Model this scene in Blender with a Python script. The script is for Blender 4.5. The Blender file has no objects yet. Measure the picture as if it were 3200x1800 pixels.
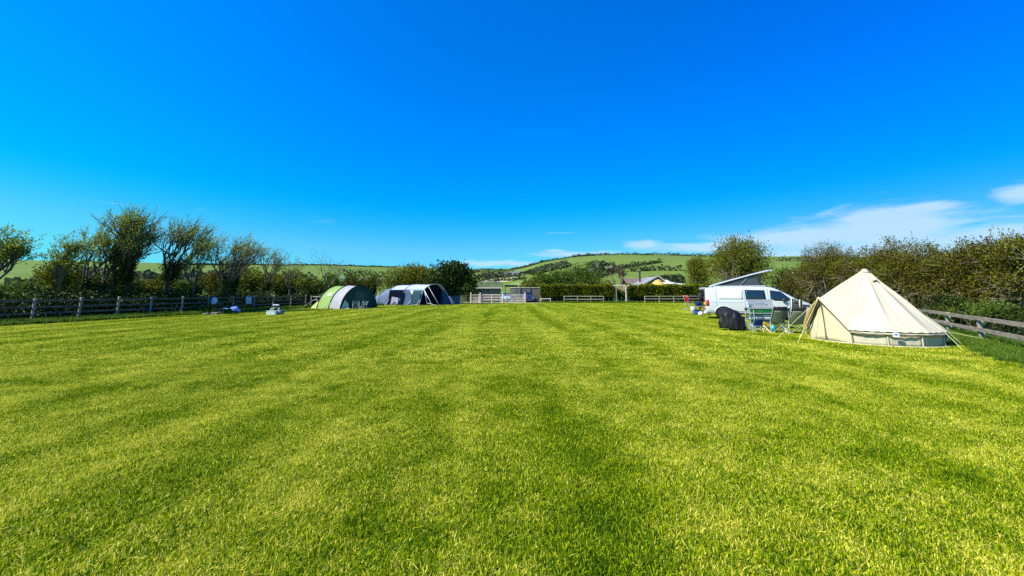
import bpy, math, random
import numpy as np
from mathutils import Vector, Matrix
rad = math.radians
sc = bpy.context.scene
COL = sc.collection

# ------------------------------------------------------------------ camera
PITCH = 8.0; EYE = 1.6; FPX = 1205.0; PX0 = 1600.0; PY0 = 744.0
cam = bpy.data.cameras.new("camera"); camo = bpy.data.objects.new("camera", cam); COL.objects.link(camo)
camo.location = (0, 0, EYE); camo.rotation_euler = (rad(90 + PITCH), 0, 0)
cam.sensor_width = 36; cam.lens = 36 * FPX / 3200.0; cam.shift_y = -(900 - PY0) / 3200.0
cam.clip_start = 0.05; cam.clip_end = 20000
sc.camera = camo
# ------------------------------------------------------------------ light
SUN_EL = 44.0
SDIR = Vector((-0.92, -0.40, 0)).normalized() * math.cos(rad(SUN_EL)) + Vector((0, 0, math.sin(rad(SUN_EL))))
sl = bpy.data.lights.new("sun", 'SUN'); sl.energy = 5.0; sl.angle = rad(0.5); sl.color = (1.0, 0.95, 0.86)
slo = bpy.data.objects.new("sun", sl); COL.objects.link(slo)
slo.rotation_euler = SDIR.to_track_quat('Z', 'Y').to_euler(); slo.location = (-60, -20, 60)
world = bpy.data.worlds.new("World"); sc.world = world; world.use_nodes = True
wt = world.node_tree; wt.nodes.clear()
def wn(t, **k):
    n = wt.nodes.new(t)
    for a, b in k.items(): setattr(n, a, b)
    return n
def wl(a, b): wt.links.new(a, b)
def wmath(op, a, b=None, clamp=False):
    n = wn('ShaderNodeMath', operation=op, use_clamp=clamp)
    for i, v in enumerate((a, b)):
        if v is None: continue
        if isinstance(v, (int, float)): n.inputs[i].default_value = v
        else: wl(v, n.inputs[i])
    return n.outputs[0]
sky = wn('ShaderNodeTexSky', sky_type='NISHITA'); sky.sun_disc = False
sky.sun_elevation = rad(SUN_EL); sky.sun_rotation = math.atan2(SDIR.x, SDIR.y)
sky.air_density = 1.0; sky.dust_density = 0.3; sky.ozone_density = 2.0
gam = wn('ShaderNodeGamma'); gam.inputs[1].default_value = 1.0
# the photograph is processed to a very saturated blue: less red, more blue than the physical sky
ssep = wn('ShaderNodeSeparateColor'); wl(sky.outputs[0], gam.inputs[0]); wl(gam.outputs[0], ssep.inputs[0])
hsv = wn('ShaderNodeCombineColor')
skr = wn('ShaderNodeMapRange'); wl(ssep.outputs[0], skr.inputs[0]); skr.inputs[1].default_value = 1.9; skr.inputs[2].default_value = 3.6; skr.inputs[3].default_value = 0.0; skr.inputs[4].default_value = 1.2
sk2 = wn('ShaderNodeTexCoord'); sk3 = wn('ShaderNodeSeparateXYZ'); wl(sk2.outputs['Generated'], sk3.inputs[0]); sk4 = wn('ShaderNodeMapRange', interpolation_type='SMOOTHSTEP'); wl(sk3.outputs[2], sk4.inputs[0])
sk4.inputs[1].default_value = 0.24; sk4.inputs[2].default_value = 0.05; sk4.inputs[3].default_value = 0.0; sk4.inputs[4].default_value = 0.95
wl(wmath('MULTIPLY', skr.outputs[0], sk4.outputs[0]), hsv.inputs[0]); sk5 = wn('ShaderNodeMapRange', interpolation_type='SMOOTHSTEP'); wl(sk3.outputs[0], sk5.inputs[0]); sk5.inputs[1].default_value = 0.0; sk5.inputs[2].default_value = 0.95; sk5.inputs[3].default_value = 0.95; sk5.inputs[4].default_value = 0.70
wl(wmath('MULTIPLY', ssep.outputs[1], sk5.outputs[0]), hsv.inputs[1])
wl(wmath('MINIMUM', wmath('MULTIPLY_ADD' if False else 'ADD', wmath('MULTIPLY', ssep.outputs[2], 1.75), 1.4), 8.2), hsv.inputs[2])
# clouds: a low bank of thin cloud in the right half of the sky, in sky directions
geo = wn('ShaderNodeTexCoord'); sep = wn('ShaderNodeSeparateXYZ'); wl(geo.outputs['Generated'], sep.inputs[0])
az = wmath('ARCTAN2', sep.outputs[0], sep.outputs[1])           # 0 straight ahead, + right
el = wmath('ARCSINE', sep.outputs[2])
def px_dir(px, py):
    u = (px - PX0) / FPX; v = (PY0 - py) / FPX; c, s_ = math.cos(rad(PITCH)), math.sin(rad(PITCH)); y = c - s_ * v; z = s_ + c * v
    return math.atan2(u, y), math.asin(z / math.sqrt(u * u + y * y + z * z))
def cloud_noise(sx, sy, scale, seed, rough, warp):
    c = wn('ShaderNodeCombineXYZ'); wl(wmath('MULTIPLY', az, sx), c.inputs[0]); wl(wmath('MULTIPLY', el, sy), c.inputs[1]); c.inputs[2].default_value = seed
    n = wn('ShaderNodeTexNoise'); n.inputs['Scale'].default_value = scale; n.inputs['Detail'].default_value = 7; n.inputs['Roughness'].default_value = rough; n.inputs['Distortion'].default_value = warp
    wl(c.outputs[0], n.inputs['Vector']); return n.outputs[0]
bank = None                                   # banks of low cloud: (where they stand in the sky, half width, half height, weight)
for bx, by, bw, bh, wgt in ((2480, 745, .17, .030, .95), (2760, 715, .13, .042, 1.0), (2880, 655, .055, .014, .9), (2230, 772, .16, .016, .85), (2005, 765, .05, .012, .8), (2330, 800, .3, .014, .8),
                            (3120, 745, .14, .034, .9), (3195, 606, .035, .016, .85), (2620, 800, .3, .03, .8), (1790, 795, .13, .010, .7), (1560, 824, .16, .009, .75), (1735, 783, .03, .004, .75), (1755, 728, .05, .003, .45), (700, 660, .4, .02, .18)):
    a0, e0_ = px_dir(bx, by); xx = wmath('MULTIPLY', wmath('SUBTRACT', az, a0), 1 / bw); yy = wmath('MULTIPLY', wmath('SUBTRACT', el, e0_), 1 / bh)
    d2 = wmath('ADD', wmath('MULTIPLY', xx, xx), wmath('MULTIPLY', yy, yy))
    gss = wmath('MULTIPLY', wmath('POWER', 2.718, wmath('MULTIPLY', d2, -0.8)), wgt)
    bank = gss if bank is None else wmath('MAXIMUM', bank, gss)
dns = wmath('ADD', bank, wmath('MULTIPLY', wmath('SUBTRACT', cloud_noise(3.2, 14.0, 3.0, 2.3, .58, .5), 0.5), 1.15))
cr = wn('ShaderNodeMapRange', interpolation_type='SMOOTHSTEP'); wl(dns, cr.inputs[0]); cr.inputs[1].default_value = .25; cr.inputs[2].default_value = .84
c3 = wmath('MULTIPLY', cr.outputs[0], 0.85)
mixc = wn('ShaderNodeMixRGB'); wl(c3, mixc.inputs[0]); wl(hsv.outputs[0], mixc.inputs[1]); mixc.inputs[2].default_value = (4.4, 6.3, 8.3, 1)
bg = wn('ShaderNodeBackground'); bg.inputs[1].default_value = 0.082
out = wn('ShaderNodeOutputWorld'); wl(mixc.outputs[0], bg.inputs[0]); wl(bg.outputs[0], out.inputs[0])
sc.view_settings.view_transform = 'Standard'; sc.view_settings.look = 'None'
sc.view_settings.gamma = 1; sc.view_settings.use_curve_mapping = False; sc.view_settings.exposure = 0.63
sc.cycles.max_bounces = 6; sc.cycles.transparent_max_bounces = 8; sc.cycles.diffuse_bounces = 3
sc.cycles.use_denoising = False

# ------------------------------------------------------------------ photograph pixels to places
CP, SP = math.cos(rad(PITCH)), math.sin(rad(PITCH))
def ray(px, py):
    u = (px - PX0) / FPX; v = (PY0 - py) / FPX
    return Vector((u, CP - SP * v, SP + CP * v))
def G(px, py, z=0.0):                    # place on the level z that shows at a pixel
    d = ray(px, py); t = (z - EYE) / d.z
    return Vector((d.x * t, d.y * t, z))
def W(px, py, Y):                        # place at distance Y that shows at a pixel
    d = ray(px, py); t = Y / d.y
    return Vector((d.x * t, Y, EYE + d.z * t))

# ------------------------------------------------------------------ materials
def newmat(name):
    m = bpy.data.materials.new(name); m.use_nodes = True
    nt = m.node_tree; nt.nodes.clear()
    o = nt.nodes.new('ShaderNodeOutputMaterial'); b = nt.nodes.new('ShaderNodeBsdfPrincipled')
    nt.links.new(b.outputs[0], o.inputs[0])
    return m, nt, b, o
def c4(c): return (c[0], c[1], c[2], 1)
MATS = {}
def mat(name, col, rough=0.6, metal=0.0, var=0.12, scale=6.0, bump=0.0, bscale=40.0, stretch=(1, 1, 1), col2=None, spec=0.5, coat=0.0):
    if name in MATS: return MATS[name]
    m, nt, b, o = newmat(name)
    N = nt.nodes; L = nt.links.new
    tc = N.new('ShaderNodeTexCoord'); mp = N.new('ShaderNodeMapping'); mp.inputs['Scale'].default_value = stretch
    L(tc.outputs['Object'], mp.inputs[0])
    n = N.new('ShaderNodeTexNoise'); n.inputs['Scale'].default_value = scale; n.inputs['Detail'].default_value = 5
    L(mp.outputs[0], n.inputs['Vector'])
    r = N.new('ShaderNodeMapRange'); L(n.outputs[0], r.inputs[0]); r.inputs[1].default_value = 0.3; r.inputs[2].default_value = 0.7
    mx = N.new('ShaderNodeMixRGB'); L(r.outputs[0], mx.inputs[0])
    a = tuple(max(0, x * (1 - var)) for x in col); c2 = col2 if col2 else tuple(min(1, x * (1 + var)) for x in col)
    mx.inputs[1].default_value = c4(a); mx.inputs[2].default_value = c4(c2)
    L(mx.outputs[0], b.inputs['Base Color'])
    b.inputs['Roughness'].default_value = rough; b.inputs['Metallic'].default_value = metal
    b.inputs['Specular IOR Level'].default_value = spec; b.inputs['Coat Weight'].default_value = coat
    if bump > 0:
        n2 = N.new('ShaderNodeTexNoise'); n2.inputs['Scale'].default_value = bscale; n2.inputs['Detail'].default_value = 4; L(mp.outputs[0], n2.inputs['Vector'])
        bp = N.new('ShaderNodeBump'); bp.inputs['Strength'].default_value = bump; bp.inputs['Distance'].default_value = 0.02
        L(n2.outputs[0], bp.inputs['Height']); L(bp.outputs[0], b.inputs['Normal'])
    MATS[name] = m; return m
def leafmat(name, cols, trans=0.3, rough=0.6):
    """colour from the per-leaf attribute 'tint' through a ramp"""
    if name in MATS: return MATS[name]
    m, nt, b, o = newmat(name); N = nt.nodes; L = nt.links.new
    at = N.new('ShaderNodeAttribute'); at.attribute_name = 'tint'
    r = N.new('ShaderNodeValToRGB'); L(at.outputs['Fac'], r.inputs[0])
    els = r.color_ramp.elements
    while len(els) < len(cols): els.new(0.5)
    for i, c in enumerate(cols):
        els[i].position = i / (len(cols) - 1); els[i].color = c4(c)
    L(r.outputs[0], b.inputs['Base Color']); b.inputs['Roughness'].default_value = rough; b.inputs['Specular IOR Level'].default_value = 0.12
    t = N.new('ShaderNodeBsdfTranslucent'); L(r.outputs[0], t.inputs[0])
    mx = N.new('ShaderNodeMixShader'); mx.inputs[0].default_value = trans
    L(b.outputs[0], mx.inputs[1]); L(t.outputs[0], mx.inputs[2]); L(mx.outputs[0], o.inputs[0])
    MATS[name] = m; return m

# ------------------------------------------------------------------ objects
def tag(o, label=None, cat=None, group=None, kind=None):
    if label: o['label'] = label
    if cat: o['category'] = cat
    if group: o['group'] = group
    if kind: o['kind'] = kind
    return o
def empty(name, loc=(0, 0, 0), rz=0.0, label=None, cat=None, group=None):
    o = bpy.data.objects.new(name, None); COL.objects.link(o); o.location = loc; o.rotation_euler = (0, 0, rz); o.empty_display_size = 0.2
    return tag(o, label, cat, group)
def nmesh(name, V, Q=None, T=None, tint=None, material=None, smooth=False):
    V = np.asarray(V, dtype=np.float32).reshape(-1, 3)
    me = bpy.data.meshes.new(name)
    me.vertices.add(len(V)); me.vertices.foreach_set('co', V.ravel())
    lo = []; st = []; k = 0
    if Q is not None and len(Q):
        Q = np.asarray(Q, dtype=np.int32).reshape(-1, 4); lo.append(Q.ravel()); st.append(np.arange(len(Q)) * 4); k = len(Q) * 4
    if T is not None and len(T):
        T = np.asarray(T, dtype=np.int32).reshape(-1, 3); lo.append(T.ravel()); st.append(k + np.arange(len(T)) * 3)
    if lo:
        lo = np.concatenate(lo).astype(np.int32); st = np.concatenate(st).astype(np.int32)
        me.loops.add(len(lo)); me.loops.foreach_set('vertex_index', lo)
        me.polygons.add(len(st)); me.polygons.foreach_set('loop_start', st)
        if smooth: me.polygons.foreach_set('use_smooth', np.ones(len(st), dtype=bool))
    if tint is not None:
        a = me.attributes.new('tint', 'FLOAT', 'POINT'); a.data.foreach_set('value', np.asarray(tint, dtype=np.float32))
    if material: me.materials.append(material)
    me.update(calc_edges=True)
    return me
def link(name, me, parent=None):
    o = bpy.data.objects.new(name, me); COL.objects.link(o)
    if parent is not None: o.parent = parent
    return o

class MB:
    """collects shapes and links them as ONE mesh object"""
    def __init__(s): s.v = []; s.f = []
    def add(s, vs, fs):
        k = len(s.v); s.v += [tuple(v) for v in vs]; s.f += [tuple(i + k for i in f) for f in fs]; return s
    def box(s, c, d, rz=0.0, R=None):
        M = R if R is not None else Matrix.Rotation(rz, 3, 'Z'); c = Vector(c); h = Vector(d) / 2
        vs = [c + M @ Vector((sx * h.x, sy * h.y, sz * h.z)) for sz in (-1, 1) for sy in (-1, 1) for sx in (-1, 1)]
        return s.add(vs, [(0, 2, 3, 1), (4, 5, 7, 6), (0, 1, 5, 4), (2, 6, 7, 3), (0, 4, 6, 2), (1, 3, 7, 5)])
    def bar(s, a, b, w, h=None, up=(0, 0, 1)):
        a = Vector(a); b = Vector(b); h = h or w; d = (b - a); L = d.length
        if L < 1e-6: return s
        x = d / L; u = Vector(up)
        if abs(x.dot(u)) > 0.98: u = Vector((1, 0, 0))
        y = u.cross(x).normalized(); z = x.cross(y)
        M = Matrix((x, y, z)).transposed()
        return s.box((a + b) / 2, (L, w, h), R=M)
    def tube(s, pts, r, n=8, cap=True):
        pts = [Vector(p) for p in pts]; k0 = len(s.v); rr = r if isinstance(r, (list, tuple)) else [r] * len(pts)
        for i, p in enumerate(pts):
            d = (pts[min(i + 1, len(pts) - 1)] - pts[max(i - 1, 0)]).normalized()
            u = Vector((0, 0, 1)) if abs(d.z) < 0.95 else Vector((1, 0, 0))
            y = u.cross(d).normalized(); z = d.cross(y)
            for j in range(n):
                a = 2 * math.pi * j / n; s.v.append(tuple(p + (y * math.cos(a) + z * math.sin(a)) * rr[i]))
        for i in range(len(pts) - 1):
            for j in range(n):
                a = k0 + i * n + j; b = k0 + i * n + (j + 1) % n; s.f.append((a, b, b + n, a + n))
        if cap:
            s.f.append(tuple(k0 + j for j in range(n))[::-1]); s.f.append(tuple(k0 + (len(pts) - 1) * n + j for j in range(n)))
        return s
    def lathe(s, c, prof, n=20, axis='Z', R=None):
        """prof: (radius, height) pairs"""
        c = Vector(c); k0 = len(s.v)
        M = R if R is not None else {'Z': Matrix.Identity(3), 'Y': Matrix.Rotation(rad(-90), 3, 'X'), 'X': Matrix.Rotation(rad(90), 3, 'Y')}[axis]
        for r, h in prof:
            for j in range(n):
                a = 2 * math.pi * j / n; s.v.append(tuple(c + M @ Vector((r * math.cos(a), r * math.sin(a), h))))
        for i in range(len(prof) - 1):
            for j in range(n):
                a = k0 + i * n + j; b = k0 + i * n + (j + 1) % n; s.f.append((a, b, b + n, a + n))
        if prof[0][0] > 1e-4: s.f.append(tuple(k0 + j for j in range(n))[::-1])
        if prof[-1][0] > 1e-4: s.f.append(tuple(k0 + (len(prof) - 1) * n + j for j in range(n)))
        return s
    def sheet(s, grid, thick=0.0):
        """grid[i][j] of points; thick pushes a back layer along the mean normal"""
        nu = len(grid); nv = len(grid[0]); k = len(s.v)
        for row in grid:
            for p in row: s.v.append(tuple(p))
        for i in range(nu - 1):
            for j in range(nv - 1):
                a = k + i * nv + j; s.f.append((a, a + nv, a + nv + 1, a + 1))
        return s
    def prism(s, poly, z0, z1):
        n = len(poly); k = len(s.v)
        s.v += [(p[0], p[1], z0) for p in poly] + [(p[0], p[1], z1) for p in poly]
        s.f += [tuple(k + i for i in range(n))[::-1], tuple(k + n + i for i in range(n))]
        s.f += [(k + i, k + (i + 1) % n, k + n + (i + 1) % n, k + n + i) for i in range(n)]
        return s
    def build(s, name, m, parent=None, smooth=False, bevel=0.0, solid=0.0):
        me = bpy.data.meshes.new(name); me.from_pydata(s.v, [], s.f); me.update()
        if smooth: me.polygons.foreach_set('use_smooth', [True] * len(me.polygons))
        me.materials.append(m)
        o = link(name, me, parent)
        if bevel > 0:
            md = o.modifiers.new('bevel', 'BEVEL'); md.width = bevel; md.segments = 2; md.limit_method = 'ANGLE'; md.angle_limit = rad(40)
        if solid > 0:
            md = o.modifiers.new('solid', 'SOLIDIFY'); md.thickness = solid
        return o
def fixn(o):
    import bmesh
    b = bmesh.new(); b.from_mesh(o.data); bmesh.ops.recalc_face_normals(b, faces=b.faces); b.to_mesh(o.data); b.free(); return o
def text_obj(name, txt, size, M, m, parent=None, ext=0.003, shear=0.0, sx=1.0):
    cu = bpy.data.curves.new(name, 'FONT'); cu.body = txt; cu.size = size; cu.extrude = ext; cu.align_x = 'CENTER'; cu.align_y = 'CENTER'; cu.shear = shear; cu.resolution_u = 2
    t = bpy.data.objects.new('tmp_text', cu); COL.objects.link(t); dg = bpy.context.evaluated_depsgraph_get()
    me = bpy.data.meshes.new_from_object(t.evaluated_get(dg)); bpy.data.objects.remove(t)
    me.transform(Matrix.Diagonal((sx, 1, 1, 1))); me.transform(M)
    me.materials.clear(); me.materials.append(m); me.name = name
    return link(name, me, parent)
def dup(root, loc, rz, label=None, group=None):
    def cp(o, par):
        c = o.copy(); COL.objects.link(c); c.parent = par
        for ch in kids.get(o.name, []): cp(ch, c)
        return c
    kids = {}
    for o in COL.objects:
        if o.parent: kids.setdefault(o.parent.name, []).append(o)
    r = cp(root, None); r.location = loc; r.rotation_euler = (0, 0, rz)
    return tag(r, label, None, group)

rng = np.random.default_rng(7); random.seed(7)
def rot_frames(D):
    D = D / np.maximum(np.linalg.norm(D, axis=1, keepdims=True), 1e-9)
    U = np.where(np.abs(D[:, 2:3]) > 0.9, np.array([[1., 0, 0]]), np.array([[0., 0, 1]]))
    Y = np.cross(U, D); Y /= np.linalg.norm(Y, axis=1, keepdims=True); Z = np.cross(D, Y)
    return D, Y, Z
def seg_mesh(name, P0, R0, P1, R1, m, parent=None, sides=4, tint=None):
    """many tapered limbs as one mesh"""
    P0 = np.asarray(P0, float); P1 = np.asarray(P1, float); R0 = np.asarray(R0, float); R1 = np.asarray(R1, float); n = len(P0)
    D, Y, Z = rot_frames(P1 - P0)
    a = np.arange(sides) * 2 * np.pi / sides
    ring = Y[:, None, :] * np.cos(a)[None, :, None] + Z[:, None, :] * np.sin(a)[None, :, None]
    V = np.concatenate([P0[:, None] + ring * R0[:, None, None], P1[:, None] + ring * R1[:, None, None]], axis=1)   # n, 2s, 3
    j = np.arange(sides); q = np.stack([j, (j + 1) % sides, (j + 1) % sides + sides, j + sides], 1)
    Q = (np.arange(n) * 2 * sides)[:, None, None] + q[None]
    me = nmesh(name, V.reshape(-1, 3), Q.reshape(-1, 4), material=m, smooth=True)
    return link(name, me, parent)
def leaves_mesh(name, P, size, m, parent=None, aspect=0.55, dirs=None, spread=1.0, tint=None, gen=rng, sizevar=0.45, link_it=True):
    """one folded leaf (two triangles as a kite) at every point"""
    P = np.asarray(P, float); n = len(P)
    D = gen.normal(size=(n, 3)) * spread
    if dirs is not None: D = D + dirs
    D, Y, Z = rot_frames(D)
    a = gen.uniform(0, 2 * np.pi, n)[:, None]
    S = Y * np.cos(a) + Z * np.sin(a)
    L = (size * (1 + gen.uniform(-sizevar, sizevar, n)))[:, None]
    w = L * aspect * 0.5
    V = np.stack([P, P + D * L * 0.5 + S * w, P + D * L, P + D * L * 0.5 - S * w], 1).reshape(-1, 3)
    Q = np.arange(n * 4).reshape(-1, 4)
    if tint is None: tint = gen.uniform(0, 1, n)
    me = nmesh(name, V, Q, tint=np.repeat(tint, 4), material=m)
    return link(name, me, parent) if link_it else me
# ------------------------------------------------------------------ terrain
RIDGE = [(-9000, 812, 1000), (-400, 812, 1000), (0, 817, 1000), (300, 818, 1000), (600, 826, 1000), (1000, 828, 1050), (1240, 834, 1150), (1450, 843, 1300), (1590, 842, 1300),
         (1640, 836, 1000), (1700, 818, 900), (1800, 803, 850), (1900, 797, 850), (1960, 795, 850), (2080, 796, 850), (2200, 800, 850), (2320, 804, 850), (2420, 805, 900), (2560, 803, 1000), (3200, 806, 1000), (9000, 812, 1000)]
_ru = []; _rt = []; _rr = []
for px, py, R in RIDGE:
    d = ray(px, py); _ru.append(math.atan2(d.x, d.y)); _rt.append(d.z / math.hypot(d.x, d.y)); _rr.append(R)
def ridge(azv):
    azv = np.asarray(azv, float)
    return np.interp(azv, _ru, _rt), np.interp(azv, _ru, _rr)
def terr(x, y):
    x = np.asarray(x, float); y = np.asarray(y, float)
    r = np.hypot(x, y); a = np.arctan2(x, y)
    t, R = ridge(a)
    r0 = 130.0; H = EYE + t * R + 0.0
    s = np.clip((r - r0) / (R - r0), 0, 1)
    prof = 0.55 * s + 0.45 * s * s * (3 - 2 * s)
    prof = np.where(s < 0.25, prof * (s / 0.25) ** 0.7, prof)
    z = H * prof
    over = np.clip((r - R) / 600, 0, 3)
    z = z - over * 25
    z = z + (np.sin(x * 0.013 + 1.3) * np.cos(y * 0.011 - x * 0.004) * 3.0 + np.sin(x * 0.031 + y * 0.017) * 1.1) * np.clip((r - 200) / 200, 0, 1) * np.clip(1.15 - s, 0, 1)
    return z
def TP(px, py):                                    # place on the far hills that shows at a pixel
    d = ray(px, py)
    t = np.linspace(60, 1500, 3000); X = d.x * t; Y = d.y * t; Z = EYE + d.z * t
    hit = np.nonzero(terr(X, Y) > Z)[0]
    k = hit[0] if len(hit) else int(np.argmin(np.abs(t - 1000)))
    return Vector((X[k], Y[k], float(terr(X[k], Y[k]))))
rs = np.concatenate([[0.5], np.linspace(8, 130, 20), np.geomspace(140, 1400, 70), [1600, 2000, 2800]])
azs = np.concatenate([np.linspace(-math.pi, -1.2, 40)[:-1], np.linspace(-1.2, 1.2, 420), np.linspace(1.2, math.pi, 40)[1:]])
A, Rr = np.meshgrid(azs, rs); X = Rr * np.sin(A); Y = Rr * np.cos(A); Z = terr(X, Y)
Z[Rr < 100] = 0
V = np.stack([X, Y, Z], -1).reshape(-1, 3); na = len(azs); nr = len(rs)
i, j = np.meshgrid(np.arange(nr - 1), np.arange(na - 1), indexing='ij'); a0 = (i * na + j).ravel()
Q = np.stack([a0, a0 + 1, a0 + na + 1, a0 + na], 1)
# ground material: rough meadow near, pasture on the hills
m, nt, b, o = newmat('meadow'); N = nt.nodes; L = nt.links.new
g = N.new('ShaderNodeNewGeometry')
def nz(scale, detail=5, vec=None, mp=None, rough=0.5):
    n = N.new('ShaderNodeTexNoise'); n.inputs['Scale'].default_value = scale; n.inputs['Detail'].default_value = detail; n.inputs['Roughness'].default_value = rough
    if mp:
        k = N.new('ShaderNodeMapping'); k.inputs['Scale'].default_value = mp; L(g.outputs['Position'], k.inputs[0]); L(k.outputs[0], n.inputs['Vector'])
    else: L(g.outputs['Position'], n.inputs['Vector'])
    return n.outputs[0]
def rampn(v, stops):
    r = N.new('ShaderNodeValToRGB'); L(v, r.inputs[0]); e = r.color_ramp.elements
    while len(e) < len(stops): e.new(0.5)
    for k, (p, c) in enumerate(stops): e[k].position = p; e[k].color = c4(c)
    return r.outputs[0]
def mixn(f, c1, c2, mode='MIX'):
    x = N.new('ShaderNodeMixRGB'); x.blend_type = mode
    for k, v in enumerate((f, c1, c2)):
        if isinstance(v, (int, float)): x.inputs[k].default_value = v
        elif isinstance(v, tuple): x.inputs[k].default_value = c4(v)
        else: L(v, x.inputs[k])
    return x.outputs[0]
vor = N.new('ShaderNodeTexVoronoi'); vor.inputs['Scale'].default_value = 0.0042; L(g.outputs['Position'], vor.inputs['Vector'])
cellc = rampn(vor.outputs['Color'], [(0.0, (0.10, 0.17, 0.03)), (0.5, (0.14, 0.21, 0.025)), (1.0, (0.19, 0.25, 0.045))])
pas = mixn(0.35, cellc, rampn(nz(0.02), [(0.3, (0.075, 0.125, 0.03)), (0.7, (0.15, 0.20, 0.045))]))
pas = mixn(0.55, pas, rampn(nz(0.09, 4), [(0.35, (0.09, 0.14, 0.03)), (0.55, (0.16, 0.23, 0.03)), (0.75, (0.20, 0.23, 0.05))]))
near = rampn(nz(1.4, 8), [(0.3, (0.02, 0.035, 0.008)), (0.55, (0.06, 0.11, 0.015)), (0.75, (0.12, 0.19, 0.03))])
ln = N.new('ShaderNodeVectorMath'); ln.operation = 'LENGTH'; L(g.outputs['Position'], ln.inputs[0])
mr = N.new('ShaderNodeMapRange'); L(ln.outputs['Value'], mr.inputs[0]); mr.inputs[1].default_value = 100; mr.inputs[2].default_value = 160
L(mixn(mr.outputs[0], near, pas), b.inputs['Base Color']); b.inputs['Roughness'].default_value = 0.9; b.inputs['Specular IOR Level'].default_value = 0.1
MEADOW = m
go = link('ground', nmesh('ground', V, Q, material=m, smooth=True)); tag(go, kind='structure')

def on_terr(poly, name, m, up=0.4, step=12.0):
    """a patch laid over the hillside: subdivided polygon pixels -> places"""
    P = [TP(*p) for p in poly]
    return P
# ------------------------------------------------------------------ lawn
LF_A = Vector((-25.0, 20.6, 0)); LF_B = Vector((-22.1, 39.0, 0)); LFD = (LF_B - LF_A).normalized(); LFN = Vector((LFD.y, -LFD.x, 0))
def lf(t, off=0.0): return LF_A + LFD * t + LFN * off
lawn_poly = [(-21.2, -12), lf(-4, 1.45)[:2], lf(8, 1.4)[:2], lf(14, 1.3)[:2], lf(21, 1.2)[:2], (-17, 45.5), (-12, 56.2), (-6.8, 57.4), (5, 57.6), (12, 59.2), (24, 59.2), (29, 52), (23.8, 36), (20.3, 24), (17.3, 17), (15.6, 13.6), (13.8, 10.6), (12.2, 7.4), (9.5, -2), (8, -12)]
m, nt, b, o = newmat('mown_grass'); N = nt.nodes; L = nt.links.new; g = N.new('ShaderNodeNewGeometry')
GRASS_COLS = [(0.0, (0.05, 0.12, 0.001)), (0.28, (0.19, 0.30, 0.002)), (0.54, (0.34, 0.44, 0.002)), (0.80, (0.54, 0.55, 0.008)), (1.0, (0.84, 0.74, 0.12))]
def patch_value():
    """0 lush .. 1 dry: mowing stripes along y and worn patches"""
    s1 = nz(1.0, 4, mp=(0.62, 0.05, 1), rough=0.55); s2 = nz(0.8, 6, rough=0.68); s3 = nz(0.10, 3)
    def M(op, p, q):
        x = N.new('ShaderNodeMath'); x.operation = op
        for k, v in enumerate((p, q)):
            if isinstance(v, (int, float)): x.inputs[k].default_value = v
            else: L(v, x.inputs[k])
        return x.outputs[0]
    s4 = nz(2.6, 4, rough=0.6)
    v = M('ADD', M('ADD', M('MULTIPLY', s1, 0.85), M('MULTIPLY', s4, 0.9)), M('ADD', M('MULTIPLY', s2, 1.1), M('MULTIPLY', s3, 0.4)))
    sx_ = N.new('ShaderNodeSeparateXYZ'); L(g.outputs['Position'], sx_.inputs[0])
    ph_ = M('ADD', M('ADD', M('MULTIPLY', sx_.outputs[0], 3.5), M('MULTIPLY', nz(0.25, 2), 5.0)), M('MULTIPLY', sx_.outputs[1], 0.05))
    v = M('ADD', v, M('MULTIPLY', M('SINE', ph_, 0.0), 0.07))
    return M('SUBTRACT', v, 1.62), M
pv, M_ = patch_value()
fine = nz(16, 6, mp=(0.9, 0.30, 1), rough=0.7)
tot = M_('ADD', M_('MULTIPLY', M_('SUBTRACT', fine, 0.5), 1.5), M_('ADD', M_('MULTIPLY', pv, 1.0), 0.50))
L(mixn(0.38, rampn(tot, GRASS_COLS), (0.05, 0.06, 0.008)), b.inputs['Base Color']); b.inputs['Roughness'].default_value = 0.9; b.inputs['Specular IOR Level'].default_value = 0.15
bp = N.new('ShaderNodeBump'); bp.inputs['Strength'].default_value = 0.9; bp.inputs['Distance'].default_value = 0.05; L(nz(22, 6, rough=0.8), bp.inputs['Height']); L(bp.outputs[0], b.inputs['Normal'])
lm = MB(); k = len(lawn_poly); lm.v = [(p[0], p[1], 0.012) for p in lawn_poly]; lm.f = [tuple(range(k))]
lo_ = lm.build('lawn', m); tag(lo_, kind='structure')
import bmesh as _bm
bb = _bm.new(); bb.from_mesh(lo_.data); _bm.ops.triangulate(bb, faces=bb.faces); _bm.ops.recalc_face_normals(bb, faces=bb.faces)
if sum(f.normal.z for f in bb.faces) < 0: _bm.ops.reverse_faces(bb, faces=bb.faces)
bb.to_mesh(lo_.data); bb.free()
# gravel track in front of the gates
pm = MB(); pp = [(-7.2, 57.0), (-2, 55.6), (3.6, 55.4), (6.5, 57.4), (6.3, 61), (-6.5, 61), (-7.6, 60)]
pm.v = [(x, y, 0.02) for x, y in pp]; pm.f = [tuple(range(len(pp)))]
tag(pm.build('gravel_path', mat('gravel', (0.5, 0.44, 0.3), 0.9, scale=3, var=0.3)), kind='structure')

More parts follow.
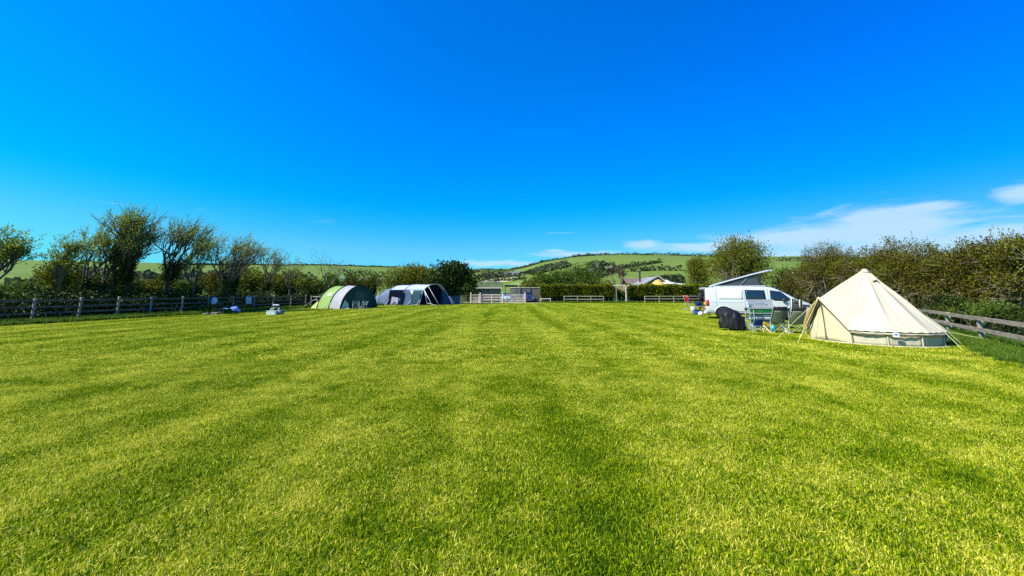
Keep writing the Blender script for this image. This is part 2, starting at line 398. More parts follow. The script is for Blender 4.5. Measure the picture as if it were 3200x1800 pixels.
# grass blades: a tuft patch copied over the near lawn
mg, nt, b, o = newmat('grass_blades'); N = nt.nodes; L = nt.links.new; g = N.new('ShaderNodeNewGeometry')
pv, M_ = patch_value(); at = N.new('ShaderNodeAttribute'); at.attribute_name = 'tint'
tot = M_('ADD', M_('MULTIPLY', M_('SUBTRACT', at.outputs['Fac'], 0.5), 1.25), M_('ADD', M_('MULTIPLY', pv, 1.15), 0.49))
colr = rampn(tot, GRASS_COLS)
L(colr, b.inputs['Base Color']); b.inputs['Roughness'].default_value = 0.6; b.inputs['Specular IOR Level'].default_value = 0.12
tr = N.new('ShaderNodeBsdfTranslucent'); L(colr, tr.inputs[0]); mx = N.new('ShaderNodeMixShader'); mx.inputs[0].default_value = 0.35
L(b.outputs[0], mx.inputs[1]); L(tr.outputs[0], mx.inputs[2]); L(mx.outputs[0], o.inputs[0])
GRASSM = mg
def gn_scatter():
    ng = bpy.data.node_groups.new('scatter', 'GeometryNodeTree')
    ng.interface.new_socket('Geometry', in_out='INPUT', socket_type='NodeSocketGeometry'); ng.interface.new_socket('Geometry', in_out='OUTPUT', socket_type='NodeSocketGeometry')
    n = ng.nodes; l = ng.links.new
    gi = n.new('NodeGroupInput'); go_ = n.new('NodeGroupOutput')
    def attr(nm, t='FLOAT'):
        x = n.new('GeometryNodeInputNamedAttribute'); x.data_type = t; x.inputs[0].default_value = nm; return x.outputs[0]
    cmp_ = n.new('FunctionNodeCompare'); cmp_.data_type = 'FLOAT'; cmp_.operation = 'GREATER_THAN'; l(attr('ispt'), cmp_.inputs[0]); cmp_.inputs[1].default_value = 0.5
    sepg = n.new('GeometryNodeSeparateGeometry'); sepg.domain = 'POINT'; l(gi.outputs[0], sepg.inputs[0]); l(cmp_.outputs[0], sepg.inputs[1])
    ip = n.new('GeometryNodeInstanceOnPoints'); l(sepg.outputs[0], ip.inputs['Points']); l(sepg.outputs[1], ip.inputs['Instance'])
    cx = n.new('ShaderNodeCombineXYZ'); l(attr('rotz'), cx.inputs[2])
    l(cx.outputs[0], ip.inputs['Rotation']); l(attr('scl'), ip.inputs['Scale'])
    l(ip.outputs[0], go_.inputs[0]); return ng
SCAT = gn_scatter()
def blade_patch(n, radius, h, w, gen, lean=0.5, tuft=0):
    if tuft:
        c = gen.uniform(-radius, radius, (tuft, 2)); k = gen.integers(0, tuft, n); xy = c[k] + gen.normal(0, radius * 0.12, (n, 2))
    else:
        rr_ = radius * np.sqrt(gen.uniform(0, 1, n)); a = gen.uniform(0, 2 * np.pi, n); xy = np.stack([rr_ * np.cos(a), rr_ * np.sin(a)], 1)
    hh = h * gen.uniform(0.45, 1.25, n); az_ = gen.uniform(0, 2 * np.pi, n); d = np.stack([np.cos(az_), np.sin(az_)], 1)
    fa = gen.uniform(0, 2 * np.pi, n); s = np.stack([np.cos(fa), np.sin(fa)], 1) * (w * gen.uniform(0.6, 1.3, n) / 2)[:, None]
    le = np.abs(gen.normal(0, lean, n))
    def pt(f, side, zf):
        xy2 = xy + d * (hh * le * f)[:, None] + s * side
        return np.concatenate([xy2, (hh * zf)[:, None] / np.sqrt(1 + (le[:, None]) ** 2 * 0.6)], 1)
    V = np.stack([pt(0, -1, 0), pt(0, 1, 0), pt(0.35, 1, 0.6), pt(0.35, -1, 0.6), pt(1.0, 0, 1.0)], 1).reshape(-1, 3)
    k = np.arange(n) * 5; Q = np.stack([k, k + 1, k + 2, k + 3], 1); T = np.stack([k + 3, k + 2, k + 4], 1)
    return V, Q, T, np.repeat(gen.uniform(0, 1, n), 5)
def scatter(name, patch, pts, m, rot=None, scl=None):
    V, Q, T, ti = patch; n0 = len(V); n1 = len(pts); gen = np.random.default_rng(len(pts))
    V2 = np.concatenate([V, pts]); me = nmesh(name, V2, Q, T, tint=np.concatenate([ti, np.zeros(n1)]), material=m)
    for nm, a, bv in (('ispt', np.zeros(n0), np.ones(n1)), ('rotz', np.zeros(n0), gen.uniform(0, 6.283, n1)), ('scl', np.ones(n0), gen.uniform(0.8, 1.2, n1) if scl is None else scl)):
        at_ = me.attributes.new(nm, 'FLOAT', 'POINT'); at_.data.foreach_set('value', np.concatenate([a, bv]).astype(np.float32))
    ob = link(name, me); md = ob.modifiers.new('scatter', 'NODES'); md.node_group = SCAT
    return tag(ob, kind='stuff')
LP = np.array([(p[0], p[1]) for p in lawn_poly], float)
def inside(P, poly=LP):
    x, y = P[:, 0], P[:, 1]; r = np.zeros(len(P), bool); n = len(poly)
    for i in range(n):
        x1, y1 = poly[i]; x2, y2 = poly[(i + 1) % n]
        c = ((y1 > y) != (y2 > y)) & (x < (x2 - x1) * (y - y1) / (y2 - y1 + 1e-12) + x1); r ^= c
    return r
def grid_pts(y0, y1, sp, half=1.45, jit=0.5, z=0.012, pad=0.6):
    ys = np.arange(y0, y1, sp); P = []
    for y in ys:
        w = half * y + pad; xs = np.arange(-w, w, sp); P.append(np.stack([xs, np.full(len(xs), y)], 1))
    P = np.concatenate(P); P += rng.uniform(-jit * sp, jit * sp, P.shape)
    P = P[inside(P)]
    return np.concatenate([P, np.full((len(P), 1), z)], 1)
scatter('mown_grass', blade_patch(820, 0.32, 0.034, 0.0056, rng, 0.95), grid_pts(1.5, 9.5, 0.25, half=1.6, pad=1.2), mg)
tag(bpy.data.objects['mown_grass'], 'short mown grass blades over the nearest part of the field')
o2 = scatter('mown_grass', blade_patch(2600, 1.15, 0.036, 0.012, rng, 1.0), grid_pts(9.5, 27, 0.85, half=1.55), mg)
tag(o2, 'short mown grass blades over the middle of the field')
o3 = scatter('mown_grass', blade_patch(2600, 3.0, 0.05, 0.02, rng, 0.8), grid_pts(27, 57, 2.2, half=1.0), mg)
tag(o3, 'short mown grass blades over the far end of the field')
# pale clippings lying on the mown grass, and a few longer tufts the mower missed
Vc, Qc, Tc, tc = blade_patch(95, 0.5, 0.020, 0.0045, rng, 2.4); Vc[:, 2] += 0.018
cp = grid_pts(1.6, 11, 0.42, half=1.5); cp = cp[(np.sin(cp[:, 0] * 1.3 + np.sin(cp[:, 1] * .7) * 1.5) * np.cos(cp[:, 1] * .9 + cp[:, 0] * .4) + rng.normal(0, .5, len(cp))) > -.15]
tag(scatter('clippings', (Vc, Qc, Tc, tc * 0.5 + 0.85), cp, mg), 'pale dry grass clippings scattered over the near field')
tp = grid_pts(1.7, 16, 0.9, half=1.4); tp = tp[rng.uniform(0, 1, len(tp)) < .10]
tag(scatter('grass_tufts', (lambda q: (q[0], q[1], q[2], q[3] * .7))(blade_patch(260, 0.16, 0.07, 0.0055, rng, .7)), tp, mg), 'darker longer tufts of grass left standing in the near field')
# longer rough grass at the foot of the fences and hedges
vm = leafmat('verge_blades', [(0.04, 0.09, 0.01), (0.09, 0.18, 0.015), (0.16, 0.26, 0.02), (0.24, 0.33, 0.05)], 0.35)
vp = []
for t in np.arange(-14, 22, 0.28):
    for off in np.arange(-1.2, 1.45, 0.3): vp.append(lf(t + random.uniform(-.15, .15), off + random.uniform(-.15, .15))[:])
for x in np.arange(4.5, 30, 0.35):
    for dy in np.arange(0, 1.4, 0.35): vp.append((x + random.uniform(-.2, .2), 59.5 + dy, 0))
for x in np.arange(-22, -8, 0.35):
    for dy in np.arange(0, 3, 0.4): vp.append((x, 45 + (x + 17) * 2.2 + dy + 1.2 if x < -12 else 57.0 + dy, 0))
scatter('verge_grass', blade_patch(170, 0.3, 0.24, 0.016, rng, 0.5, tuft=6), np.array(vp), vm); tag(bpy.data.objects['verge_grass'], 'long rough grass along the left fence and the far hedges')
vp = []
RFP = [(11.3, 7.2), (13.3, 10.1), (15.3, 12.87), (17.3, 15.6), (20.4, 20), (22.5, 26), (24, 33)]
for (xa, ya), (xb, yb) in zip(RFP[:-1], RFP[1:]):
    Ls = math.hypot(xb - xa, yb - ya)
    for t in np.arange(0, Ls, 0.22):
        for off in np.arange(-1.3, 0.35, 0.24):
            if random.random() < (-off - 0.2) / 1.1: continue
            nx, ny = -(yb - ya) / Ls, (xb - xa) / Ls
            vp.append((xa + (xb - xa) * t / Ls - nx * off + random.uniform(-.1, .1), ya + (yb - ya) * t / Ls - ny * off + random.uniform(-.1, .1), 0))
scatter('verge_grass', blade_patch(300, 0.24, 0.17, 0.009, rng, 0.5, tuft=7), np.array(vp), vm)
tag(COL.objects[-1], 'long bright grass under the low fence beside the bell tent')

# ------------------------------------------------------------------ trees and shrubs
BARK = mat('bark', (0.115, 0.092, 0.062), 0.9, var=0.4, scale=4, bump=0.4, bscale=14)
BARKL = mat('pale_bark', (0.20, 0.165, 0.12), 0.85, var=0.4, scale=3, bump=0.3, bscale=14)
LF_SPRING = leafmat('spring_leaves', [(0.10, 0.14, 0.01), (0.21, 0.28, 0.02), (0.33, 0.41, 0.035), (0.36, 0.32, 0.05)], 0.55)
LF_OLIVE = leafmat('olive_leaves', [(0.05, 0.06, 0.005), (0.11, 0.125, 0.007), (0.18, 0.19, 0.010), (0.21, 0.17, 0.02)], 0.3)
LF_GREEN = leafmat('green_leaves', [(0.03, 0.055, 0.008), (0.07, 0.115, 0.012), (0.12, 0.18, 0.02), (0.18, 0.24, 0.035)], 0.3)
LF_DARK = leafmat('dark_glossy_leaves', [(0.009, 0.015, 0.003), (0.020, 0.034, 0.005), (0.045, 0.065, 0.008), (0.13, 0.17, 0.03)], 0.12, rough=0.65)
LF_BROWN = leafmat('brown_olive_leaves', [(0.03, 0.024, 0.005), (0.075, 0.060, 0.008), (0.13, 0.13, 0.008), (0.23, 0.25, 0.012)], 0.3)
LF_RUST = leafmat('rusty_twigs', [(0.10, 0.05, 0.025), (0.17, 0.09, 0.045), (0.22, 0.14, 0.07)], 0.3)
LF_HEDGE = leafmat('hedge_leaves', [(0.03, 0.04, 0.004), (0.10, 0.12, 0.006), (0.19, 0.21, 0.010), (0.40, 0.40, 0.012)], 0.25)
def unit(v): return v / max(np.linalg.norm(v), 1e-9)
def grow_tree(name, base, height, label, wind=0.35, lean=0.0, seed=1, fork=0.25, kids=(4, 4, 4, 3), spread=0.75, r0=0.16, leaf=LF_SPRING, nleaf=5, lsize=0.11, bark=BARK,
              group=None, ivy=0.0, stems=1, trunkleaf=LF_DARK, cat='tree', depth_y=0.0, lrange=0.25, upt=0.5):
    """branching tree; wind pushes limbs to +x"""
    g = np.random.default_rng(seed); t = empty(name, base, 0, label, cat, group)
    segs = []; tips = []
    def limb(p, d, L, r, lev):
        n = 3 if lev < 2 else 2; pts = [p]
        for i in range(n):
            d = unit(d + g.normal(0, 0.12 + 0.05 * lev, 3) + np.array([wind * 0.10 * lev, 0, upt * 0.30]))
            q = p + d * L / n; ra = r * (1 - 0.45 * i / n); rb = r * (1 - 0.45 * (i + 1) / n)
            segs.append((p, ra, q, rb)); p = q; pts.append(p)
        rr_ = r * 0.6
        if lev >= len(kids): tips.append((pts, d)); return
        for k in range(kids[lev]):
            if k == 0: q = pts[-1]
            else: q = pts[-1] + (pts[-2] - pts[-1]) * g.uniform(0, 1.0 if lev else 0.7)
            dd = unit(d * 1.15 + g.normal(0, spread, 3) * np.array([1, 1, 0.5]) + np.array([wind * 0.32, 0, 0.38]))
            limb(q, dd, L * g.uniform(0.55, 0.80), rr_ * g.uniform(0.7, 1.0), lev + 1)
    for s in range(stems):
        off = g.normal(0, 0.25, 3) * (stems > 1) * np.array([1, 1, 0])
        limb(np.zeros(3) + off, unit(np.array([lean, 0, 1.0]) + off * 0.8), height * fork, r0, 0)
    P0 = np.array([s[0] for s in segs]); P1 = np.array([s[2] for s in segs]); R0 = np.array([s[1] for s in segs]); R1 = np.array([s[3] for s in segs])
    k = height / max(np.percentile(P1[:, 2], 99.0), 0.1); P0 *= k; P1 *= k
    big = R0 > r0 * 0.33
    seg_mesh('trunk', P0[big], R0[big], P1[big], R1[big], bark, t, 7)
    th = ~big; lo = np.maximum(R0[th], 0.007)
    seg_mesh('branches', P0[th], lo, P1[th], np.maximum(R1[th], 0.005), bark, t, 4)
    # leaves along the outer limbs
    Pl = []; Dl = []
    for pts, d in tips:
        pts = [q * k for q in pts]
        for _ in range(nleaf):
            f = g.uniform(0, len(pts) - 1 + 0.4); i = min(int(f), len(pts) - 2); q = pts[i] + (pts[i + 1] - pts[i]) * (f - i)
            Pl.append(q + g.normal(0, 0.07, 3)); Dl.append(d)
    if Pl: leaves_mesh('crown', Pl, lsize, leaf, t, dirs=np.array(Dl) * 0.6, spread=0.8, gen=g)
    if ivy > 0:
        sel = np.nonzero((R0 > r0 * 0.3) & (P0[:, 2] < height * ivy))[0]; n = 4200
        ii = sel[g.integers(0, len(sel), n)]; f = g.uniform(0, 1, (n, 1)); q = P0[ii] * (1 - f) + P1[ii] * f; q = q + g.normal(0, 1, (n, 3)) * (0.10 + R0[ii][:, None] * 0.9)
        leaves_mesh('ivy', q, 0.10, trunkleaf, t, aspect=0.8, gen=g)
    return t
def bush(name, base, size, label, leaf=LF_OLIVE, n=3500, lsize=0.16, seed=1, blobs=9, twigs=120, cat='shrub', group=None, wind=0.0, bark=BARK, stem=True, shell=0.55, topn=0, aspect=0.55, lift=0.0, flat=0.0, up=0.5, clump=0.032, br=(0.22, 0.38), nper=14):
    """crown of leaf clumps in several overlapping lobes, with limbs running into it"""
    g = np.random.default_rng(seed); w, d, h = size; t = empty(name, base, 0, label, cat, group)
    C = []; Rb = []
    for i in range(blobs):
        a = g.uniform(0, 2 * np.pi); q = math.sqrt(g.uniform(0, 1)) * 0.62
        zc = g.uniform(0.30, 0.72) * (1 - 0.45 * q * q)
        C.append((q * math.cos(a) * w / 2, q * math.sin(a) * d / 2, (lift + (1 - lift) * zc) * h)); Rb.append(g.uniform(*br))
    C = np.array(C); Rb = np.array(Rb)
    # clumps on the lobes, then leaves in the clumps
    nc = max(n // nper, 20); k = g.integers(0, blobs, nc); v = g.normal(size=(nc, 3)); v /= np.linalg.norm(v, axis=1, keepdims=True)
    v[:, 2] = np.abs(v[:, 2]) * np.where(g.uniform(0, 1, nc) < 0.75, 1, -1)
    rr_ = (shell + (1 - shell) * g.uniform(0, 1, nc) ** 0.5)[:, None] * Rb[k][:, None]
    cl = C[k] + v * rr_ * np.array([w, d, h]) * 0.95 + np.array([wind, 0, 0]) * (C[k][:, 2:3] / h)
    cl[:, 2] = np.clip(cl[:, 2], 0.05 * h, None)
    ct = g.uniform(0, 1, nc)
    kk = g.integers(0, nc, n); P = cl[kk] + np.clip(g.normal(0, 1, (n, 3)), -1.5, 1.5) * (clump * (w + h) * g.uniform(0.4, 1.2, (n, 1)))
    P[:, 2] = np.clip(P[:, 2], 0.03, None)
    ti = np.clip(0.7 * ct[kk] + 0.3 * g.uniform(0, 1, n), 0, 1)
    dirs = v[kk] * 0.7 + np.array([0.3 * (wind > 0), 0, up])
    if topn:
        kt = np.argsort(-cl[:, 2])[:max(nc // 7, 5)]; ks = kt[g.integers(0, len(kt), topn)]
        nsh = max(topn // 9, 8); kq = kt[g.integers(0, len(kt), nsh)]; hd = g.normal(0, 0.28, (nsh, 3)) + np.array([0.25 * (wind != 0), 0, 1.0])
        sh0 = cl[kq] - hd * 0.02 * h; sh1 = sh0 + hd * (g.uniform(0.05, 0.15, (nsh, 1)) * h); ks = g.integers(0, nsh, topn); s = g.uniform(0, 1, (topn, 1)) ** 0.8
        P = np.concatenate([P, sh0[ks] * (1 - s) + sh1[ks] * s + g.normal(0, 0.012 * h, (topn, 3)) * (1.1 - s)]); ti = np.concatenate([ti, g.uniform(0.3, 1, topn)]); dirs = np.concatenate([dirs, hd[ks] * 0.7])
    leaves_mesh('crown', P, lsize, leaf, t, dirs=dirs, spread=0.8, tint=ti, gen=g, aspect=aspect)
    if stem:
        P0 = []; P1 = []; R0 = []; R1 = []
        ks = g.integers(0, nc, twigs)
        for q in ks:
            a = np.array([C[k[q]][0] * 0.25, C[k[q]][1] * 0.25, 0.0]); c = C[k[q]]; m_ = (a * 0.35 + c * 0.65) + g.normal(0, 0.04 * w, 3); e = cl[q] + v[q] * g.uniform(0, 0.05) * w
            rr0 = 0.012 * h + 0.01
            for p, q2, ra, rb in ((a, m_, rr0, rr0 * 0.7), (m_, c, rr0 * 0.7, rr0 * 0.45), (c, e, rr0 * 0.45, 0.008)):
                P0.append(p); P1.append(q2); R0.append(ra); R1.append(rb)
        if topn:
            for a_, b2 in zip(sh0, sh1): P0.append(a_); P1.append(b2); R0.append(0.014); R1.append(0.004)
        P0 = np.array(P0); P1 = np.array(P1); P0[:, 2] = np.maximum(P0[:, 2], 0); P1[:, 2] = np.maximum(P1[:, 2], 0.02)
        seg_mesh('branches', P0, R0, P1, R1, bark, t, 4)
    return t
def base_at(px, Y): p = W(px, 913, Y); return (p.x, Y, 0)
def height_at(px, py, Y): return W(px, py, Y).z
def bush_px(name, px0, px1, pytop, Y, label, depth=None, **kw):
    a = W(px0, 913, Y).x; b_ = W(px1, 913, Y).x; h = height_at((px0 + px1) / 2, pytop, Y); w = b_ - a
    return bush(name, ((a + b_) / 2, Y, 0), (w * 0.98, depth or min(w, 5.0), h * 1.02), label, **kw)
# row of wind-bent trees behind the left fence
GL = 'wind-bent spring trees behind the left fence'
def lt(px, Y, pytop, label, **kw):
    h = height_at(px, pytop, Y); return grow_tree('windswept_tree', base_at(px, Y), h, label, group=GL, **kw)
lt(-60, 22.5, 706, 'tree at the left edge of the photo, its leafy boughs streaming in from outside', seed=31, wind=0.3, nleaf=10, kids=(5, 5, 4, 3), r0=0.17, lsize=0.12, spread=.7)
lt(262, 26.5, 705, 'first full tree from the left, leafy twin to the ivy-clad trunk beside it', seed=12, wind=0.45, nleaf=10, kids=(4, 5, 4, 3), stems=2, spread=.46, r0=0.16, lsize=0.10, ivy=0.3)
lt(322, 27.5, 672, 'tall tree with a dark ivy-wrapped trunk rising above its leafy neighbour', seed=13, wind=0.4, nleaf=10, kids=(5, 5, 4, 3), r0=0.16, ivy=0.6, lean=0.1, spread=.46, lsize=.10, fork=.3)
lt(402, 28.2, 648, 'tallest tree of the row, fan of thin branches on one thick dark trunk', seed=24, wind=0.3, nleaf=9, kids=(6, 5, 4, 3), r0=0.19, spread=0.5, ivy=0.35, fork=.3, lsize=.10)
lt(520, 29.5, 682, 'tree with a broad black ivy-covered foot and branches sweeping right', seed=15, wind=0.5, nleaf=9, kids=(6, 5, 4, 3), r0=0.21, ivy=0.5, spread=0.48, fork=.3, lsize=.10)
lt(655, 32, 735, 'crooked thin-leaved tree leaning right beside the broad ivy-footed tree', seed=16, wind=0.5, lean=0.35, nleaf=7, kids=(4, 4, 4, 3), r0=0.14, lsize=.10, stems=2, ivy=0.3)
lt(748, 34, 775, 'tree with a stout black trunk forking into bare branches above the hanging towel', seed=17, wind=0.3, nleaf=6, kids=(5, 4, 4, 3), lsize=.10, r0=0.22, ivy=0.45, spread=0.8, fork=0.35)
lt(806, 38.5, 768, 'bare tree leaning hard to the right behind the fence, left of the green tent', seed=18, wind=0.3, lean=0.5, nleaf=7, kids=(4, 4, 4, 3), lsize=.10, r0=0.18, ivy=0.35, fork=0.35)
lt(905, 41, 792, 'slight sparse tree just left of the green tent', seed=19, wind=0.4, nleaf=5, kids=(4, 3, 3, 3), r0=0.11)
lt(1010, 46, 786, 'pale bare-twigged tree above the green tent', seed=20, wind=0.5, nleaf=0, kids=(4, 4, 3, 3), r0=0.12, bark=BARKL, lean=0.2)
lt(208, 25.2, 742, 'smaller leafy tree at the left end of the row, over the yellow-green shrub', seed=41, wind=0.35, nleaf=10, kids=(4, 5, 4, 3), r0=0.13, spread=.6, lsize=.11)
lt(598, 30.5, 752, 'twiggy small tree between the broad ivy-footed tree and the crooked one', seed=42, wind=0.5, nleaf=9, kids=(4, 4, 4, 3), r0=0.12, spread=.46, lean=.2)
# shrubs between and behind them
GS = 'shrubs behind the left fence'
for i, (a, b_, t, Y, lf_, lab) in enumerate([
    (-120, 90, 850, 25, LF_GREEN, 'dark green shrub at the left edge below the overhanging boughs'),
    (95, 235, 800, 29, LF_OLIVE, 'yellow-green shrub left of the first full tree'),
    (215, 345, 850, 30, LF_OLIVE, 'olive shrub at the foot of the twin-stemmed tree'),
    (340, 450, 865, 31, LF_GREEN, 'low green shrub around the tallest tree'),
    (430, 540, 855, 33, LF_OLIVE, 'olive shrub between the tallest tree and the broad ivy-footed one'),
    (545, 650, 868, 34, LF_GREEN, 'low shrub right of the broad ivy-footed tree'),
    (628, 735, 838, 37, LF_BROWN, 'brownish bramble thicket behind the crooked tree'),
    (730, 860, 828, 41, LF_OLIVE, 'olive shrub between the stout black trunk and the leaning tree'),
    (830, 965, 832, 44, LF_OLIVE, 'tall olive shrub right of the leaning tree'),
    (930, 1030, 868, 45, LF_GREEN, 'shrub directly behind the left end of the green tent'),
    (1000, 1078, 842, 52, LF_GREEN, 'rounded bright green bush above the green tent'),
    (1060, 1135, 855, 58, LF_BROWN, 'brown rounded bush right of the bright green one'),
    (1110, 1215, 856, 62, LF_OLIVE, 'leafy bush between the green tent and the blue tent'),
]):
    bush_px('hedge_shrub', a, b_, t, Y, lab, leaf=lf_, n=4500, lsize=0.17 if Y < 40 else 0.22, seed=40 + i, blobs=8, twigs=110, group=GS, shell=0.2)
# dark bank of undergrowth right behind the rails
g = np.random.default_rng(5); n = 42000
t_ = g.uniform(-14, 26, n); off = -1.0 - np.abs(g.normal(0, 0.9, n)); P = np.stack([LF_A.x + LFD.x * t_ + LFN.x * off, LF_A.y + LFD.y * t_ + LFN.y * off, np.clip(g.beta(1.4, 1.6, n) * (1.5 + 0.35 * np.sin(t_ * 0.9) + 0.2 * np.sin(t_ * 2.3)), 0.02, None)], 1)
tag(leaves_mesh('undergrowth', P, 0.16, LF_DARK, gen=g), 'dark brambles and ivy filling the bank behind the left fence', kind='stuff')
# large bushes at the far end
bush_px('spreading_bush', 1195, 1395, 818, 62, 'wide olive bush behind the blue tent', leaf=LF_OLIVE, n=9000, lsize=0.26, seed=71, blobs=12, depth=6, shell=0.4, topn=250)
bush_px('evergreen_bush', 1330, 1484, 812, 54.2, 'tall dark glossy evergreen bush right of the blue tent', leaf=LF_DARK, n=15000, lsize=0.30, seed=72, blobs=12, depth=4.0, shell=0.5, topn=400, up=0.9)
bush_px('low_bush', 1440, 1500, 868, 62, 'low leafy bush tucked beside the green-roofed shed', leaf=LF_GREEN, n=2500, lsize=0.26, seed=73, depth=3)
bush_px('garden_tree', 1650, 1790, 838, 78, 'broad bright green tree behind the hedge nearest the shed', leaf=LF_GREEN, n=9000, lsize=0.30, seed=74, blobs=12, depth=7, shell=0.3, cat='tree', lift=0.15)
bush_px('garden_tree', 1755, 1885, 832, 84, 'mid green tree behind the hedge with its top against the hill', leaf=LF_GREEN, n=8000, lsize=0.30, seed=75, blobs=12, depth=7, shell=0.3, cat='tree', lift=0.1)
bush_px('garden_shrub', 1605, 1700, 868, 72, 'olive shrub behind the board fence', leaf=LF_OLIVE, n=3500, lsize=0.26, seed=76, depth=4)
bush_px('garden_shrub', 1870, 1935, 872, 76, 'small rusty shrub behind the hedge right of the green trees', leaf=LF_RUST, n=1800, lsize=0.24, seed=77, depth=3)
grow_tree('rust_twigged_tree', base_at(1945, 74), height_at(1945, 836, 74), 'small leafless tree of rusty twigs beside the brown roof', seed=78, wind=0.0, nleaf=5, kids=(5, 4, 3, 3), spread=0.45, r0=0.14, leaf=LF_RUST, lsize=0.2, bark=BARKL, upt=0.5)
bush_px('garden_tree', 2128, 2222, 802, 66, 'upright olive tree just left of the white campervan', leaf=LF_OLIVE, n=8000, lsize=0.22, seed=79, blobs=12, depth=5, shell=0.3, cat='tree', topn=400)
bush_px('round_willow', 2212, 2440, 748, 44, 'large domed willow above the raised roof of the campervan', leaf=LF_OLIVE, n=19000, lsize=0.17, seed=80, blobs=20, depth=6.5, shell=0.35, cat='tree', bark=BARKL, twigs=420, topn=900, lift=0.12, up=0.9)
bush_px('roadside_bush', 2425, 2500, 838, 46, 'loose green bush between the campervan roof and the brown hedgerow trees', leaf=LF_GREEN, n=2600, lsize=0.2, seed=81, depth=3, twigs=90)
# hedgerow trees along the right side
GR = 'brown hedgerow trees along the right side'
for i, (a, b_, t, Y, lab) in enumerate([
    (2468, 2590, 832, 33, 'lowest hedgerow tree, at the end nearest the campervan'),
    (2520, 2700, 765, 29, 'hedgerow tree with a spiky top above the left slope of the bell tent'),
    (2640, 2800, 762, 25.5, 'hedgerow tree right above the peak of the bell tent'),
    (2735, 2880, 766, 23, 'hedgerow tree behind the right slope of the bell tent, level-topped'),
    (2835, 2990, 752, 20.5, 'hedgerow tree with a notched top left of the two rail posts'),
    (2950, 3110, 742, 18.6, 'brown dense hedgerow tree above the first rail post'),
    (3050, 3260, 716, 17.0, 'tallest hedgerow tree with a ragged spike at the right edge'),
    (3210, 3480, 700, 15.0, 'hedgerow tree cut by the right edge of the photo'),
]):
    h = height_at((a + b_) / 2, t, Y)
    tr_ = bush_px('hedgerow_tree', a - 26, b_ + 26, t - 26 + (i * 37 % 3) * 8, Y, lab, leaf=LF_BROWN, n=32000, lsize=0.085, seed=90 + i, blobs=30, depth=4.6, shell=0.45, clump=0.020, br=(0.13, 0.27), nper=22, twigs=600, wind=-0.25, topn=700, group=GR, bark=BARKL, cat='tree', up=0.25)
for i, (px, Y, t) in enumerate([(3120, 14.9, 1.6), (2960, 17.6, 1.5), (3010, 16.9, 1.2), (3230, 13.2, 1.4)]):
    p = base_at(px, Y); bush('bramble', p, (2.6, 1.6, t), ['green bramble behind the right-hand rail post', 'bramble behind the tent guy ropes and low rails', 'small bramble between the two rail posts', 'bramble behind the low fence at the right edge'][i], leaf=LF_GREEN if i % 2 == 0 else LF_DARK, n=2600, lsize=0.09, seed=120 + i, blobs=6, twigs=60, group='brambles behind the low fence')
# ------------------------------------------------------------------ hedges at the far end
def hedge(x0, x1, y0, d, h, label, seed, n):
    g = np.random.default_rng(seed); L_ = x1 - x0
    t = empty('clipped_hedge', ((x0 + x1) / 2, y0, 0), 0, label, 'hedge', 'clipped garden hedges at the far end')
    P = np.empty((n, 3)); f = g.uniform(0, 1, n); u = g.uniform(-.5, .5, n)
    side = f < 0.5; top = (f >= 0.5) & (f < 0.8); rest = f >= 0.8
    P[:, 0] = u * L_ + g.normal(0, 0.06, n); P[:, 1] = g.uniform(0, d, n); P[:, 2] = g.uniform(0.15, 1, n) * h
    P[side, 1] = np.abs(g.normal(0, 0.12, side.sum())); P[side, 2] = (0.30 + 0.70 * g.uniform(0, 1, side.sum())) * h
    P[:, 1] += 0.18 * np.sin(P[:, 0] * 2.1) * (P[:, 2] / h) + 0.12 * np.sin(P[:, 0] * 5.3 + P[:, 2] * 3) + 0.35 * (P[:, 2] < 0.36 * h)
    P[top, 2] = h * (1 + 0.05 * np.sin(P[top, 0] * 1.7) + 0.02 * np.sin(P[top, 0] * 4.7)) + np.abs(g.normal(0, 0.09, top.sum()))
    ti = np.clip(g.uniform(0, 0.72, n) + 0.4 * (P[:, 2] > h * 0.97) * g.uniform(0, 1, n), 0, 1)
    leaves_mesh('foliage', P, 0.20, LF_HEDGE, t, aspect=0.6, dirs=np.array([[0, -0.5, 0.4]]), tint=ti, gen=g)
    core = MB(); core.box((0, d / 2 + 0.25, h * 0.48), (L_ - 0.5, d - 0.5, h * 0.86)); core.build('branches', mat('hedge_core_dark', (0.018, 0.02, 0.008), 1.0, var=0.5, scale=3), t)  # solid near-black box filling the hedge behind its leaves, no separate limbs
    s0 = []; s1 = []
    for x in np.arange(-L_ / 2 + .4, L_ / 2 - .3, 0.55):
        s0.append((x, 0.3, 0)); s1.append((x + random.uniform(-.3, .3), 0.2, h * 0.4))
    seg_mesh('trunk', s0, [0.05] * len(s0), s1, [0.03] * len(s0), BARK, t, 5)
    return t
def X_at(px, Y): return W(px, 913, Y).x
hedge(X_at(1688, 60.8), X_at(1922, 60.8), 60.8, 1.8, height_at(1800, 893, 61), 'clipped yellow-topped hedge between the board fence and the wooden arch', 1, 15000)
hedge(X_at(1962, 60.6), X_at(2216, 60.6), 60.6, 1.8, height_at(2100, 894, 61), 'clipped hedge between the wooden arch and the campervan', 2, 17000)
bush('arch_shrub', base_at(1941, 62.6), (2.0, 1.6, 2.35), 'bright green leafy shrub growing inside the wooden arch', leaf=LF_GREEN, n=3000, lsize=0.18, seed=5, blobs=6, twigs=30)

